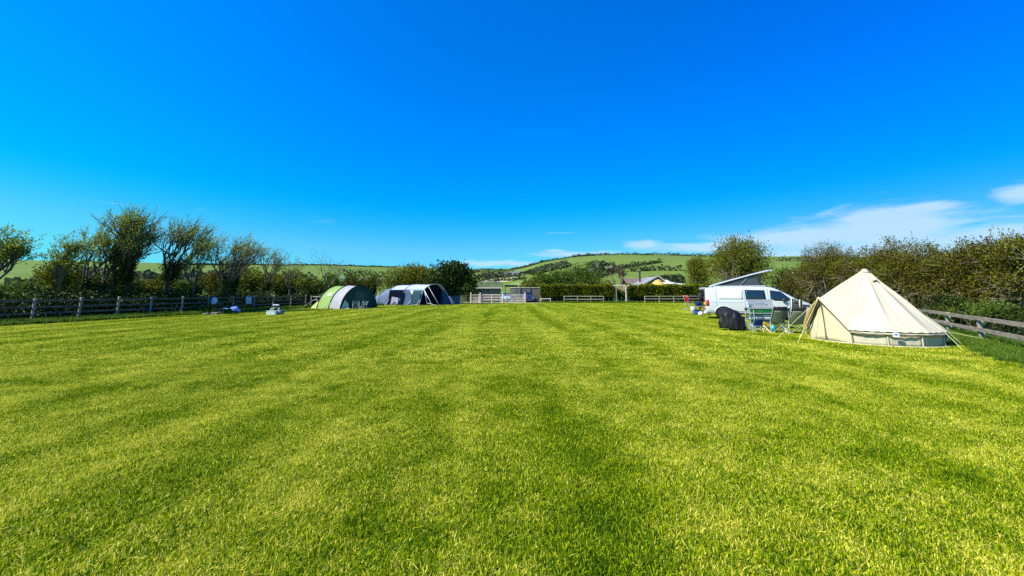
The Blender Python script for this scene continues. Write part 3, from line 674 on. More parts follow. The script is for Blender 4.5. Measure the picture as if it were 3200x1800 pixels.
# ------------------------------------------------------------------ far hills: hedgerows, woods, cottages
HR = leafmat('far_hedgerow_leaves', [(0.03, 0.045, 0.016), (0.05, 0.065, 0.02), (0.075, 0.09, 0.028)], 0.1)
HW = leafmat('far_wood_leaves', [(0.05, 0.065, 0.03), (0.085, 0.10, 0.045), (0.12, 0.14, 0.06)], 0.1)
def far_hedge(pts, w, h, label, group='field hedges on the far hills'):
    P = [TP(*p) for p in pts]; c = P[len(P) // 2]; t = empty('field_hedge', c, 0, label, 'hedge', group)
    g = np.random.default_rng(len(label)); out_ = []
    for a, b_ in zip(P[:-1], P[1:]):
        L_ = (b_ - a).length; n = int(L_ * 8.0)
        f = g.uniform(0, 1, n); q = np.stack([a.x + (b_.x - a.x) * f, a.y + (b_.y - a.y) * f], 1)
        wave = 0.75 + 0.25 * np.sin(f * L_ * 0.15) + 0.15 * np.sin(f * L_ * 0.4)
        q += g.normal(0, w * 0.3, (n, 2)); z = terr(q[:, 0], q[:, 1]) + g.uniform(-0.1, 1, n) * h * wave
        out_.append(np.concatenate([q, z[:, None]], 1))
    Pn = np.concatenate(out_) - np.array(c[:])
    leaves_mesh('foliage', Pn, 1.7, HR, t, aspect=0.9, gen=g)
    return t
FH = [([(1600, 843), (1660, 831), (1700, 819.5), (1790, 805), (1860, 799), (1950, 796.5), (2080, 797.5), (2200, 801.5), (2330, 805)], 4, 4.0, 'long dark hedge along the crest of the big round hill'),
      ([(1440, 844.5), (1520, 844.5), (1605, 843.5)], 5, 4.0, 'thin hedge on the distant skyline between the dark bush and the hill'),
      ([(1452, 853), (1500, 851), (1575, 851)], 5, 3.5, 'second hedge line below the distant skyline'),
      ([(1868, 870), (1900, 853), (1935, 842), (1985, 832), (2065, 820)], 6, 3.6, 'bushy hedge climbing diagonally across the big hill'),
      ([(1965, 849), (2050, 846), (2135, 847)], 5, 4.0, 'level hedge across the hill above the brown roof'),
      ([(1498, 880), (1545, 871), (1605, 862)], 4, 3.0, 'upper of two hedges flanking the pale strip field above the shed'),
      ([(1512, 886), (1570, 877), (1640, 871)], 4, 3.0, 'lower of two hedges flanking the pale strip field above the shed'),
      ([(1840, 833), (1858, 824)], 5, 4.0, 'short hedge scrap in the middle of the big hillside'),
      ([(1060, 861), (1110, 862), (1150, 863), (1195, 868)], 7, 5.5, 'dark hedge crossing the left hillside above the green tent'),
      ([(590, 829), (800, 828), (1000, 829.5), (1240, 835.5)], 5, 2.5, 'hedge along the crest of the left ridge'),
      ([(2436, 816), (2500, 817), (2570, 820)], 7, 5.0, 'hedge on the hillside between the willow and the hedgerow trees'),
      ([(820, 869), (900, 868), (980, 871)], 6, 4.5, 'hedge low on the left hillside behind the leaning tree')]
for p, w, h, lab in FH: far_hedge(p, w, h, lab)
def wood(polypx, n, size, name, label, m=HW, h=8):
    g = np.random.default_rng(n); P = np.array([TP(*p)[:] for p in polypx]); x0, y0 = P[:, :2].min(0); x1, y1 = P[:, :2].max(0)
    q = np.stack([g.uniform(x0, x1, n * 4), g.uniform(y0, y1, n * 4)], 1); q = q[inside(q, P[:, :2])][:n]
    z = terr(q[:, 0], q[:, 1]) + g.uniform(0, 1, len(q)) * h * (0.6 + 0.4 * np.sin(q[:, 0] * 0.11) * np.cos(q[:, 1] * 0.09)); 
    return tag(leaves_mesh(name, np.concatenate([q, z[:, None]], 1), size, m, aspect=0.9, gen=g), label, kind='stuff')
wood([(1640, 856), (1670, 846), (1700, 839), (1745, 828), (1768, 823), (1782, 832), (1745, 842), (1700, 852), (1665, 860)], 15000, 2.4, 'woodland', 'grey-green woodland on the shoulder of the big hill', h=3)
wood([(1480, 868), (1520, 858), (1600, 855), (1640, 862), (1600, 868), (1530, 872)], 4500, 2.4, 'woodland', 'scrubby woodland in the valley around the white cottages', h=4)
wood([(1840, 850), (1870, 842), (1900, 840), (1925, 846), (1900, 858), (1860, 862)], 2500, 3.5, 'woodland', 'copse at the foot of the diagonal hedge', h=7)
wood([(1980, 880), (2060, 872), (2130, 866), (2140, 884), (2060, 888)], 1300, 1.8, 'woodland', 'scrub on the slope behind the grey gabled house', m=HR, h=2)
wood([(0, 905), (300, 890), (600, 885), (900, 880), (900, 895), (600, 900), (300, 905)], 9000, 3.0, 'woodland', 'dark belt of trees at the foot of the left hillside', h=7)
# pale strip field
def field(polypx, name, m, n=14):
    a, b_, c, d = [TP(*p) for p in polypx]; V = []; 
    for i in range(n + 1):
        for j in range(5):
            p = a.lerp(b_, i / n).lerp(d.lerp(c, i / n), j / 4); V.append((p.x, p.y, float(terr(p.x, p.y)) + 0.5))
    Q = [(i * 5 + j, i * 5 + j + 1, (i + 1) * 5 + j + 1, (i + 1) * 5 + j) for i in range(n) for j in range(4)]
    o = link(name, nmesh(name, V, Q, material=m)); tag(o, kind='structure'); return o
field([(1500, 879), (1592, 862.5), (1630, 870), (1515, 884)], 'field', mat('stubble', (0.42, 0.40, 0.22), 0.9, scale=0.05))
field([(1560, 891), (1655, 873), (1700, 874), (1700, 888)], 'field', mat('pale_pasture', (0.16, 0.24, 0.06), 0.9, scale=0.05))
field([(1062, 866), (1200, 870), (1200, 884), (1062, 882)], 'field', mat('blue_green_crop', (0.10, 0.19, 0.085), 0.9, scale=0.05))
WHITEW = mat('white_render', (0.75, 0.74, 0.7), 0.8); SLATE = mat('slate', (0.16, 0.16, 0.17), 0.7, var=0.25, scale=3)
def cottage(px, py, w, h, label, name='cottage', wall=WHITEW, roof=SLATE, rz=0.15, d=5):
    p = TP(px, py); t = empty(name, (p.x, p.y, p.z - 0.5), rz, label, 'house', 'white cottages in the valley' if wall == WHITEW else None)
    w2, d2 = w / 2, d / 2
    MB().box((0, 0, h / 2), (w, d, h)).build('wall', wall, t)
    r = MB(); r.add([(-w2 - .4, -d2 - .5, h), (w2 + .4, -d2 - .5, h), (w2 + .4, d2 + .5, h), (-w2 - .4, d2 + .5, h), (-w2 - .4, 0, h + d * .4), (w2 + .4, 0, h + d * .4)], [(0, 1, 5, 4), (2, 3, 4, 5), (0, 4, 3), (1, 2, 5), (0, 3, 2, 1)])
    rf = r.build('roof', roof, t); MB().box((w2 - 1.2, 0, h + d * .45), (1.0, 1.0, 1.6)).build('chimney', wall, rf)
    for x in (-w * .28, w * .1): MB().box((x, -d2 - 0.02, h * .5), (1.6, 0.12, 1.6)).build('window', mat('dark_glass', (0.03, 0.04, 0.05), 0.1), t)
    return t
cottage(1588, 864, 9, 3.2, 'white cottage in the valley, the left one of the pair', rz=0.3)
cottage(1618, 863, 11, 3.8, 'white cottage in the valley, the right and larger one of the pair', rz=0.1)
cottage(1866, 858, 16, 3, 'long low grey barn beside the copse on the hill', name='barn', wall=mat('grey_wall', (0.33, 0.33, 0.34), 0.8), rz=0.2)
cottage(2463, 877, 8, 2.4, 'white cottage seen between the campervan and the hedgerow trees', rz=-0.2)
p = TP(1168, 829.5)
t = MB().tube([(0, 0, 0), (0, 0, 9)], [0.7, 0.3], 6).box((0, 0, 5), (3.4, 0.5, 0.5)).build('mast', mat('dark_metal', (0.03, 0.03, 0.035), 0.5)); t.location = p; tag(t, 'tiny mast on the crest of the left ridge', 'mast')
# ------------------------------------------------------------------ fences and gates
WOODG = mat('weathered_wood', (0.23, 0.20, 0.16), 0.85, var=0.45, scale=2.5, stretch=(1, 1, 0.3), bump=0.4, bscale=18)
WOODR = mat('rail_wood', (0.10, 0.08, 0.062), 0.85, var=0.4, scale=3, stretch=(1, 1, 1), bump=0.4, bscale=18)
WOODL = mat('pale_wood', (0.34, 0.29, 0.21), 0.8, var=0.3, scale=3, bump=0.35, bscale=18)
WOODP = mat('bleached_wood', (0.70, 0.62, 0.50), 0.8, var=0.2, scale=3, bump=0.2, bscale=18)
CAPW = mat('end_grain', (0.55, 0.52, 0.46), 0.8, var=0.2, scale=9)
def line_px(A, D, px):                        # parameter along a ground line where a pixel column meets it
    u = (px - PX0) / FPX; k = u / CP; k = u / (CP - SP * (PY0 - 975) / FPX)
    return (k * A.y - A.x) / (D.x - k * D.y)
def fence(name, pts, rails, hpost, label, postw=0.10, pm=WOODG, rm=WOODR, cap=True, railw=0.035, railh=0.10, side=-1, group=None, cat='fence', over=0.0):
    c = Vector(pts[0]); t = empty(name, c, 0, label, cat, group); g = random.Random(len(label))
    P = [Vector(p) - c for p in pts]
    for i, p in enumerate(P):
        d = (P[min(i + 1, len(P) - 1)] - P[max(i - 1, 0)]); a = math.atan2(d.y, d.x); hh = hpost * g.uniform(0.98, 1.03)
        m_ = MB(); m_.box((0, 0, hh / 2 - 0.05), (postw, postw, hh + 0.1), a); o = m_.build('post', pm, t, bevel=0.008); o.location = p; o.rotation_euler = (g.gauss(0, .01), g.gauss(0, .01), 0)
        if cap: q = MB().box((0, 0, hh + 0.005), (postw * 1.04, postw * 1.04, 0.03), a).build('post_cap', CAPW, o)
    for z in rails:
        m_ = MB()
        for i, (a, b_) in enumerate(zip(P[:-1], P[1:])):
            d = (b_ - a).normalized(); n = Vector((d.y, -d.x, 0)) * (postw / 2 + railw / 2 + 0.002) * side
            z0 = z + g.gauss(0, .008); z1 = z + g.gauss(0, .008)
            m_.bar(a + n + Vector((0, 0, z0)) - d * over * (i == 0), b_ + n + Vector((0, 0, z1)) - d * 0.004, railw, railh)
        m_.build('rail', rm, t)
    return t
lfp = [line_px(LF_A, LFD, px) for px in (103, 247, 366, 468, 566, 648, 725, 790, 851, 906, 953)]
st = lfp[1] - lfp[0]
ts = [lfp[0] - 3 * 2.0, lfp[0] - 2 * 2.0, lfp[0] - 2.0] + lfp
print('POSTS', [round(x, 2) for x in ts])
fence('rail_fence', [lf(q) for q in ts], (0.16, 0.50, 0.82, 1.16), 1.27, 'long dark four-rail fence along the left side under the trees, posts with pale tops')
e0 = lf(ts[-1])
fence('rail_fence', [e0 + Vector((0.5, 0.1, 0)), e0 + Vector((2.4, 0.35, 0)), e0 + Vector((4.4, 0.5, 0)), e0 + Vector((6.4, 0.6, 0))], (0.8, 1.14), 1.25, 'short pale two-rail fence ending behind the left side of the green tent', pm=WOODL, rm=WOODP)  # paler woods put the sunlit look of these rails into their colour
fence('rail_fence', [W(px, 913, 60.5).to_2d().to_3d() for px in (1412, 1426, 1441, 1457, 1470)], (0.35, 0.72, 1.08), 1.15, 'dark rail fence between the evergreen bush and the small gate', cap=False, postw=0.1)
def g60(px, Y=60.0): return Vector((X_at(px, Y), Y, 0))
def gate(px0, px1, label, Y=59.9, h=1.28, bars=(0.14, 0.36, 0.60, 0.86, 1.2), brace='X'):
    a = g60(px0, Y); b_ = g60(px1, Y); w = (b_ - a).x; t = empty('field_gate', a, 0, label, 'gate')
    for x in (0.06, w - 0.06): MB().box((x, 0, h / 2 + 0.03), (0.09, 0.07, h)).build('stile', WOODP, t, bevel=0.005)
    for z in bars: MB().box((w / 2, -0.052, z), (w - 0.02, 0.03, 0.085 if z > 1.1 else 0.07)).build('bar', WOODP, t)
    if brace == 'X': m_ = MB().bar((0.1, -0.09, 1.15), (w - 0.1, -0.09, 0.16), 0.03, 0.07, up=(0, 1, 0))
    else:
        m_ = MB().bar((0.1, -0.09, 0.12), (w * 0.5, -0.09, 1.18), 0.03, 0.07, up=(0, 1, 0)); m_.bar((w * 0.52, -0.09, 1.18), (w - 0.1, -0.09, 0.16), 0.03, 0.07, up=(0, 1, 0)); m_.bar((w * 0.15, -0.125, 0.9), (w * 0.72, -0.125, 0.2), 0.03, 0.05, up=(0, 1, 0))
    m_.build('brace', WOODP, t)
    MB().tube([(w - 0.1, -0.08, 0.95), (w + 0.06, -0.08, 0.95)], 0.02, 6).build('latch', mat('galvanised', (0.45, 0.46, 0.47), 0.4, 0.8), t)
    return t
gate(1474, 1498, 'small pale wooden gate at the left end of the far entrance', brace='X')
gate(1573, 1637, 'wide pale five-bar gate with crossed braces closing the far entrance', brace='V')
def posts(pxs, name, label, h=1.5, w=0.16):
    for px, lab in zip(pxs, label):
        o = MB().box((0, 0, h / 2), (w, w, h)).lathe((0, 0, h), [(w * .55, 0), (w * .4, 0.05), (0.0, 0.07)], 8).build(name, WOODP, bevel=0.01); o.location = g60(px, 59.8); tag(o, lab, 'gate post', 'posts of the far gates')
posts([1471.5, 1500.5, 1570, 1640.5], 'gate_post', ['pale gate post left of the small gate', 'pale gate post between the small gate and the three-rail section', 'tall pale gate post at the hinge side of the wide gate', 'pale gate post at the latch side of the wide gate'])
fence('rail_fence', [g60(1505, 60), g60(1537, 60), g60(1566, 60)], (0.45, 0.85, 1.22), 1.25, 'pale three-rail section between the small gate and the wide gate', pm=WOODP, rm=WOODP, cap=False, side=1)
fence('rail_fence', [g60(1645, 60.4), g60(1664, 60.6), g60(1684, 60.8)], (0.30, 0.62, 0.95, 1.2), 1.25, 'grey rail fence between the wide gate and the first hedge', cap=False, side=1)
fence('rail_fence', [g60(1690, 59.9), g60(1720, 59.9)], (0.62,), 0.72, 'single-rail stub of fence at the left foot of the first hedge', pm=WOODP, rm=WOODP, cap=False, side=1)
fence('rail_fence', [g60(p, 59.7) for p in (1762, 1804, 1845, 1886)], (0.55, 1.0), 1.05, 'weathered two-rail fence in front of the first hedge', pm=WOODL, rm=WOODL, cap=False, side=1, railh=0.12)
fence('rail_fence', [g60(p, 58.6) for p in (2014, 2059, 2104, 2150, 2196)], (0.62, 1.02), 1.05, 'weathered two-rail fence in front of the hedge nearest the campervan', pm=WOODL, rm=WOODL, cap=False, side=1, railh=0.10)
# arch
t = empty('wooden_arch', g60(1941, 60.0), 0, 'rustic wooden arch standing in the gap between the two clipped hedges', 'arch')
wl_ = X_at(1926, 60) - X_at(1941, 60); wr_ = X_at(1956, 60) - X_at(1941, 60)
MB().box((wl_, 0, 1.25), (0.11, 0.11, 2.5)).build('post', WOODG, t); MB().box((wr_, 0, 1.25), (0.13, 0.13, 2.5)).build('post', WOODP, t)
MB().bar((wl_ - .5, 0, 2.62), (wr_ + .6, 0, 2.60), 0.12, 0.12).build('beam', WOODP, t)
for x in (wl_ + .2, 0, wr_ - .25): MB().bar((x, -0.5, 2.73), (x + .1, 0.7, 2.73), 0.06, 0.07).build('rafter', WOODP, t)
# low fence on the right
fence('post_and_rail_fence', [(p[0], p[1], 0) for p in RFP[:4]] + [(18.9, 17.8, 0), (20.4, 20, 0)], (0.40, 0.76), 0.80, 'low weathered two-rail fence leading away behind the bell tent', pm=WOODL, rm=mat('silvered_wood', (0.27, 0.225, 0.165), 0.85, var=0.35, scale=4, bump=0.5, bscale=16, stretch=(1, 1, 3)), cap=False, postw=0.13, railw=0.045, railh=0.12, side=-1)

# ------------------------------------------------------------------ shed, boards, cars behind the gate
def boards(name, w, h, m, parent, n=None, axis='x', d=0.025, jit=0.03):
    g = random.Random(n or 1); b_ = MB(); x = -w / 2; k = 0
    while x < w / 2 - 0.01:
        bw = min(0.15, w / 2 - x); hh = h + g.uniform(-jit, jit); b_.box((x + bw / 2, (-0.006 if k % 2 else 0.006), hh / 2), (bw - 0.008, d, hh)); x += bw; k += 1
    return b_.build(name, m, parent)
BOARD = mat('grey_boards', (0.16, 0.14, 0.125), 0.85, var=0.55, scale=1.6, stretch=(5, 1, 0.5), bump=0.4, bscale=16)
MOSSY = mat('mossy_felt', (0.06, 0.12, 0.03), 0.9, var=0.3, scale=0.9, col2=(0.13, 0.14, 0.08), spec=.1)
YS = 66.0; xs0 = X_at(1480, YS); xs1 = X_at(1563, YS); xs2 = X_at(1585, YS + 1.5)
t = empty('shed', ((xs0 + xs1) / 2, YS, 0), 0, 'grey boarded shed with a mossy green roof behind the small gate', 'shed'); w = xs1 - xs0
f = boards('wall', w, 2.35, BOARD, t, 3); 
f2 = boards('wall', 3.0, 2.35, BOARD, t, 5); f2.location = (w / 2 + 0.05, 1.55, 0); f2.rotation_euler = (0, 0, rad(90))
gb = MB().prism([(0, 0), (3.0, 0), (1.5, 0.95)], -0.02, 0.02).build('gable', mat('dark_gable', (0.07, 0.075, 0.085), 0.8), t); gb.location = (w / 2 + 0.06, 0.05, 2.35)
gb.matrix_basis = Matrix.Translation((w / 2 + 0.06, 0.05, 2.35)) @ Matrix(((0, 0, 1, 0), (1, 0, 0, 0), (0, 1, 0, 0), (0, 0, 0, 1)))
r = MB(); r.bar((0, -0.35, 2.33), (0, 1.6, 3.35), w + 0.7, 0.06, up=(0, 0, 1)); rf = MB()
rf.add([(-w / 2 - .35, -.35, 2.38), (w / 2 + .35, -.35, 2.38), (w / 2 + .35, 1.55, 3.32), (-w / 2 - .35, 1.55, 3.32), (-w / 2 - .35, 3.4, 2.38), (w / 2 + .35, 3.4, 2.38)], [(0, 1, 2, 3), (3, 2, 5, 4)])
rf.build('roof', MOSSY, t, solid=0.06)
MB().bar((-w / 2 - .35, -.38, 2.33), (w / 2 + .35, -.38, 2.33), 0.05, 0.16).build('fascia', WOODP, t)
MB().bar((-w / 2 - .35, 1.55, 3.38), (w / 2 + .35, 1.55, 3.38), .18, .07).build('ridge', WOODP, t)
MB().box((-w / 2 + 0.9, -0.03, 1.1), (0.85, 0.04, 2.0)).build('door', mat('dark_boards', (0.06, 0.06, 0.065), 0.8), t)
MB().box((w / 2 + 0.09, 1.5, 1.5), (0.04, 1.0, 0.8)).build('window', mat('blue_grey_glass', (0.12, 0.16, 0.2), 0.15), t)
ft = boards('panel', X_at(1688, 63) - X_at(1594, 63), 2.3, BOARD, (tt := empty('board_fence', (X_at(1641, 63), 63, 0), 0, 'tall grey board fence with a bleached end beside the first hedge', 'fence')), 9)
MB().box((0, -0.04, 2.36), (X_at(1688, 63) - X_at(1594, 63), 0.09, 0.08)).build('capping', WOODP, tt)
for px in (1687, 1656, 1625): MB().box((X_at(px, 63) - X_at(1641, 63), -0.09, 1.2), (0.12, 0.12, 2.45)).build('post', WOODL if px == 1687 else BOARD, tt)
t = empty('lean_to', (X_at(1597, 68), 68, 0), 0, 'dark open lean-to roof right of the shed gable', 'shelter')
MB().box((0, 0.9, 2.72), (2.2, 2.6, 0.09), R=Matrix.Rotation(rad(-5), 3, 'X')).build('roof', mat('dark_boards', (0.06, 0.06, 0.065), 0.8), t)
for x in (-1.0, 1.0): MB().box((x, -0.2, 1.35), (0.1, 0.1, 2.7)).build('post', BOARD, t)

TYRE = mat('tyre_rubber', (0.015, 0.015, 0.016), 0.85); RIMD = mat('dark_alloy', (0.05, 0.05, 0.055), 0.35, 0.8); RIML = mat('alloy', (0.6, 0.6, 0.62), 0.3, 0.9); GLASS = mat('tinted_glass', (0.012, 0.016, 0.022), 0.05, var=0.05, spec=0.8, coat=0.6)
LAMPR = mat('red_lamp', (0.45, 0.01, 0.015), 0.15, coat=0.8); LAMPC = mat('lamp_glass', (0.35, 0.37, 0.4), 0.1, coat=0.8); BLK = mat('black_plastic', (0.02, 0.02, 0.022), 0.55)
def wheel(parent, x, y, r, w, side, rim=RIML, spokes=5, z=None):
    """side -1: outside faces -y"""
    wr = MB().lathe((0, 0, 0), [(r * .62, -w / 2), (r * .93, -w / 2), (r, -w * .36), (r, w * .36), (r * .93, w / 2), (r * .62, w / 2)], 28, axis='Y').build('wheel', TYRE, parent, smooth=False)
    wr.location = (x, y, r if z is None else z)
    o = MB().lathe((0, side * w * .30, 0), [(r * .64, -0.03), (r * .64, 0.03), (r * .58, 0.03), (r * .56, -0.03)], 28, axis='Y')
    for k in range(spokes):
        for dl in (-0.16, 0.16):
            a = 2 * math.pi * k / spokes + 0.2
            o.bar((r * .08 * math.cos(a), side * w * .32, r * .08 * math.sin(a)), (r * .6 * math.cos(a + dl), side * w * .34, r * .6 * math.sin(a + dl)), 0.03, r * .09, up=(0, 1, 0))
    o.lathe((0, side * w * .30, 0), [(r * .13, -.04), (r * .13, .04)], 14, axis='Y').build('rim', rim, wr)
    return wr
def hull(stations, secfn, name, m, parent, sub=1, ends=True):
    """loft half sections (closed symmetric) along x"""
    k = None; b_ = MB(); rings = []
    for st_ in stations:
        half = secfn(st_); ring = [(st_['x'], -y, z) for y, z in half] + [(st_['x'], y, z) for y, z in half[::-1]]
        rings.append(ring)
    n = len(rings[0])
    for r_ in rings: b_.v += r_
    for i in range(len(rings) - 1):
        for j in range(n):
            a = i * n + j; c = i * n + (j + 1) % n; b_.f.append((a, c, c + n, a + n))
    b_.f.append(tuple(range(n))[::-1]); b_.f.append(tuple((len(rings) - 1) * n + j for j in range(n)))
    o = b_.build(name, m, parent, smooth=True, bevel=0.0)
    md = o.modifiers.new('sub', 'SUBSURF'); md.levels = sub; md.render_levels = sub
    return o
# small cars glimpsed behind the gate
def small_car(px, Y, col, label, rz):
    t = empty('parked_car', g60(px, Y), rz, label, 'car', 'cars parked behind the far gate'); paint = mat('paint_' + ('navy' if col[2] < 0.2 else 'pale_blue'), col, 0.25, coat=1.0)
    S = [dict(x=-2.0, t=0.85, w=.74), dict(x=-1.9, t=1.0, w=.82), dict(x=-1.2, t=1.42, w=.84), dict(x=-.2, t=1.5, w=.86), dict(x=.35, t=1.42, w=.86), dict(x=1.05, t=0.98, w=.86), dict(x=1.8, t=0.85, w=.8), dict(x=2.05, t=0.6, w=.7)]
    hull(S, lambda s: [(0, .25), (s['w'] * .9, .25), (s['w'], .5), (s['w'], min(.88, s['t'] - .06)), (s['w'] * .78, s['t'] - .03), (0, s['t'])], 'body', paint, t)
    for s in (-1, 1):
        MB().add([(-1.25, s * .80, .95), (.75, s * .83, .95), (.25, s * .72, 1.34), (-1.0, s * .72, 1.36)], [(0, 1, 2, 3)]).build('window', GLASS, t, solid=0.02)
        for x in (-1.3, 1.3): wheel(t, x, s * .78, .31, .19, s)
        MB().box((1.95, s * .55, .66), (.12, .3, .14)).build('headlight', LAMPC, t); MB().box((-1.97, s * .6, .8), (.1, .2, .18)).build('tail_light', LAMPR, t)
    MB().add([(.5, -.62, 1.38), (.5, .62, 1.38), (1.08, .7, 1.0), (1.08, -.7, 1.0)], [(0, 1, 2, 3)]).build('windscreen', GLASS, t, solid=0.02)
    return t
small_car(1581, 66.5, (0.35, 0.5, 0.6), 'pale blue car beside the end of the green-roofed shed', rad(-70))
small_car(1647, 61.9, (0.02, 0.03, 0.09), 'navy blue car behind the latch end of the wide gate', rad(-80)).scale = (1.0, 1.0, 1.16)

# ------------------------------------------------------------------ house behind the hedge
RTILE = mat('brown_roof_tiles', (0.17, 0.115, 0.09), 0.85, var=0.25, scale=2.5, stretch=(1, 1, 3)); GREYW = mat('grey_cladding', (0.14, 0.16, 0.19), 0.7)
Yh = 82.0; hx0 = X_at(1962, Yh); hx1 = X_at(2040, Yh); zt = height_at(2000, 868, Yh)
t = empty('bungalow', ((hx0 + hx1) / 2, Yh, 0), 0, 'bungalow with a plain brown roof just above the hedge', 'house'); w = hx1 - hx0
MB().box((0, 3, zt * .35), (w - .6, 6, zt * .7)).build('wall', mat('brick', (.26, .15, .10), .85, var=.3, scale=5), t)
q = MB(); q.add([(-w / 2, -.4, zt * .66), (w / 2 + 1, -.4, zt * .66), (w / 2 + 1, 3, zt), (-w / 2, 3, zt), (-w / 2, 6.4, zt * .66), (w / 2 + 1, 6.4, zt * .66)], [(0, 1, 2, 3), (3, 2, 5, 4)]); q.build('roof', RTILE, t, solid=0.12)
MB().box((0, -0.03, 1.6), (1.6, .1, 1.1)).build('window', GLASS, t)
fl = MB().tube([(0, 0, 0), (0, 0, height_at(2001, 849, 76))], 0.17, 12).lathe((0, 0, height_at(2001, 849, 76)), [(.26, -.1), (.26, .1), (.1, .22)], 12).build('flue_pipe', mat('dark_metal', (0.03, 0.03, 0.035), 0.5)); fl.location = base_at(2001.5, 76); tag(fl, 'tall black flue pipe rising in front of the brown roof', 'flue')
Yg = 72.0; ax = X_at(2056, Yg); L0 = X_at(2004, Yg) - ax; R0_ = X_at(2092, Yg) - ax; za = height_at(2056, 863, Yg); ze = height_at(2056, 888, Yg)
t = empty('gabled_house', (ax, Yg, 0), 0, 'grey gabled house with a pale verge and dark rafters beside the flue pipe', 'house')
MB().prism([(L0 + .4, 0), (R0_ - .4, 0), (R0_ - .4, ze - .1), (0, za - .25), (L0 + .4, ze - .1)], -.06, .06).build('wall', GREYW, t).matrix_basis = Matrix(((1, 0, 0, 0), (0, 0, -1, 0), (0, 1, 0, 0), (0, 0, 0, 1)))
q = MB(); q.add([(L0, -.5, ze - .15), (0, -.5, za), (0, 7, za), (L0, 7, ze - .15), (R0_, -.5, ze - .15), (R0_, 7, ze - .15)], [(0, 1, 2, 3), (1, 4, 5, 2)]); q.build('roof', mat('lead_roof', (0.26, 0.25, 0.25), 0.7, var=0.2, scale=2), t, solid=0.14)
MB().bar((L0, -.56, ze - .12), (0, -.56, za + .03), .08, .2).bar((0, -.56, za + .03), (R0_, -.56, ze - .12), .08, .2).build('bargeboard', mat('pale_verge', (0.5, 0.48, 0.44), 0.7), t)
MB().add([(L0 * .55, -.08, ze - .2), (-.15, -.08, ze - .2), (-.15, -.08, za - .75), ], [(0, 1, 2)]).build('window', mat('blue_grey_glass', (0.12, 0.16, 0.2), 0.15), t, solid=.03)
MB().add([(.15, -.08, ze - .2), (R0_ * .5, -.08, ze - .2), (.15, -.08, za - .8)], [(0, 2, 1)]).build('window', mat('blue_grey_glass', (0.12, 0.16, 0.2), 0.15), t, solid=.03)
# ochre awning and white marquee top behind the hedge
def cloth_grid(x0, x1, y0, y1, fn, nx=16, ny=8): return [[(x0 + (x1 - x0) * i / nx, y0 + (y1 - y0) * j / ny, fn(i / nx, j / ny)) for j in range(ny + 1)] for i in range(nx + 1)]
Yo = 65.5; x0, x1 = X_at(2034, Yo), X_at(2082, Yo); z1 = height_at(2060, 875, Yo) + .15
t = empty('garden_parasol', ((x0 + x1) / 2, Yo, 0), 0, 'crumpled ochre parasol top peeping over the hedge in front of the gabled house', 'parasol'); w = x1 - x0
g = np.random.default_rng(3); b_ = MB(); n = 14; k0 = 0
b_.v = [(0.15, 0, z1)] + [((w / 2) * rr_ * math.cos(2 * math.pi * j / n) * g.uniform(.92, 1.05), (w / 2) * rr_ * math.sin(2 * math.pi * j / n), z1 - (rr_ ** 1.15) * 1.0 + g.uniform(-.1, .1)) for rr_ in (.35, .7, 1.0) for j in range(n)]
b_.f = [(0, 1 + j, 1 + (j + 1) % n) for j in range(n)] + [(1 + i * n + j, 1 + (i + 1) * n + j, 1 + (i + 1) * n + (j + 1) % n, 1 + i * n + (j + 1) % n) for i in range(2) for j in range(n)]
b_.build('canopy', mat('ochre_canvas', (0.60, 0.36, 0.08), 0.8, var=0.25, scale=2), t, solid=.02); MB().tube([(0, 0, 0), (0.1, 0, z1 - .05)], .04).build('pole', WOODL, t)
Ym = 70.0; x0, x1 = X_at(2082, Ym), X_at(2152, Ym); z1 = height_at(2100, 880, Ym) + .45; w = x1 - x0
t = empty('marquee', ((x0 + x1) / 2, Ym, 0), 0, 'white marquee top with a swooping roofline right of the gabled house', 'marquee'); WC = mat('white_canvas', (0.78, 0.77, 0.72), 0.7, var=0.05)
b_ = MB(); prof = lambda u: z1 - .55 * abs(u - .33) / .67 * 1.4 - .25 * math.sin(math.pi * u) * (u > .33)
b_.sheet([[(-w / 2 + w * i / 20, d, max(prof(i / 20) - .75 * abs(d - 2.5) / 2.5, 1.9)) for d in (0, 1.2, 2.5, 3.8, 5)] for i in range(21)]); b_.build('roof', WC, t, smooth=True, solid=.02)
MB().box((0, 2.5, .97), (w - .2, 4.8, 1.9)).build('wall', WC, t)
# ------------------------------------------------------------------ tents
def fab(name, col, **k): return mat(name, col, k.pop('rough', 0.75), spec=k.pop('spec', 0.12), var=k.pop('var', 0.10), scale=k.pop('scale', 1.5), bump=k.pop('bump', 0.35), bscale=k.pop('bscale', 5), **k)
LIME = fab('lime_fabric', (0.24, 0.37, 0.10)); LIMEP = fab('pale_lime_fabric', (0.38, 0.44, 0.18)); GREYF = fab('grey_fabric', (0.36, 0.36, 0.38)); DGRN = fab('dark_green_fabric', (0.015, 0.06, 0.045)); MESHG = fab('green_window', (0.03, 0.10, 0.085), rough=0.2); BLKF = fab('black_fabric', (0.012, 0.013, 0.015), rough=0.6)
LOGO = mat('white_print', (0.85, 0.86, 0.8), 0.6); ROPE = mat('pale_cord', (0.70, 0.66, 0.45), 0.8); ROPEW = mat('white_strap', (0.75, 0.75, 0.75), 0.6); PEGM = mat('galvanised', (0.45, 0.46, 0.47), 0.4, 0.8)
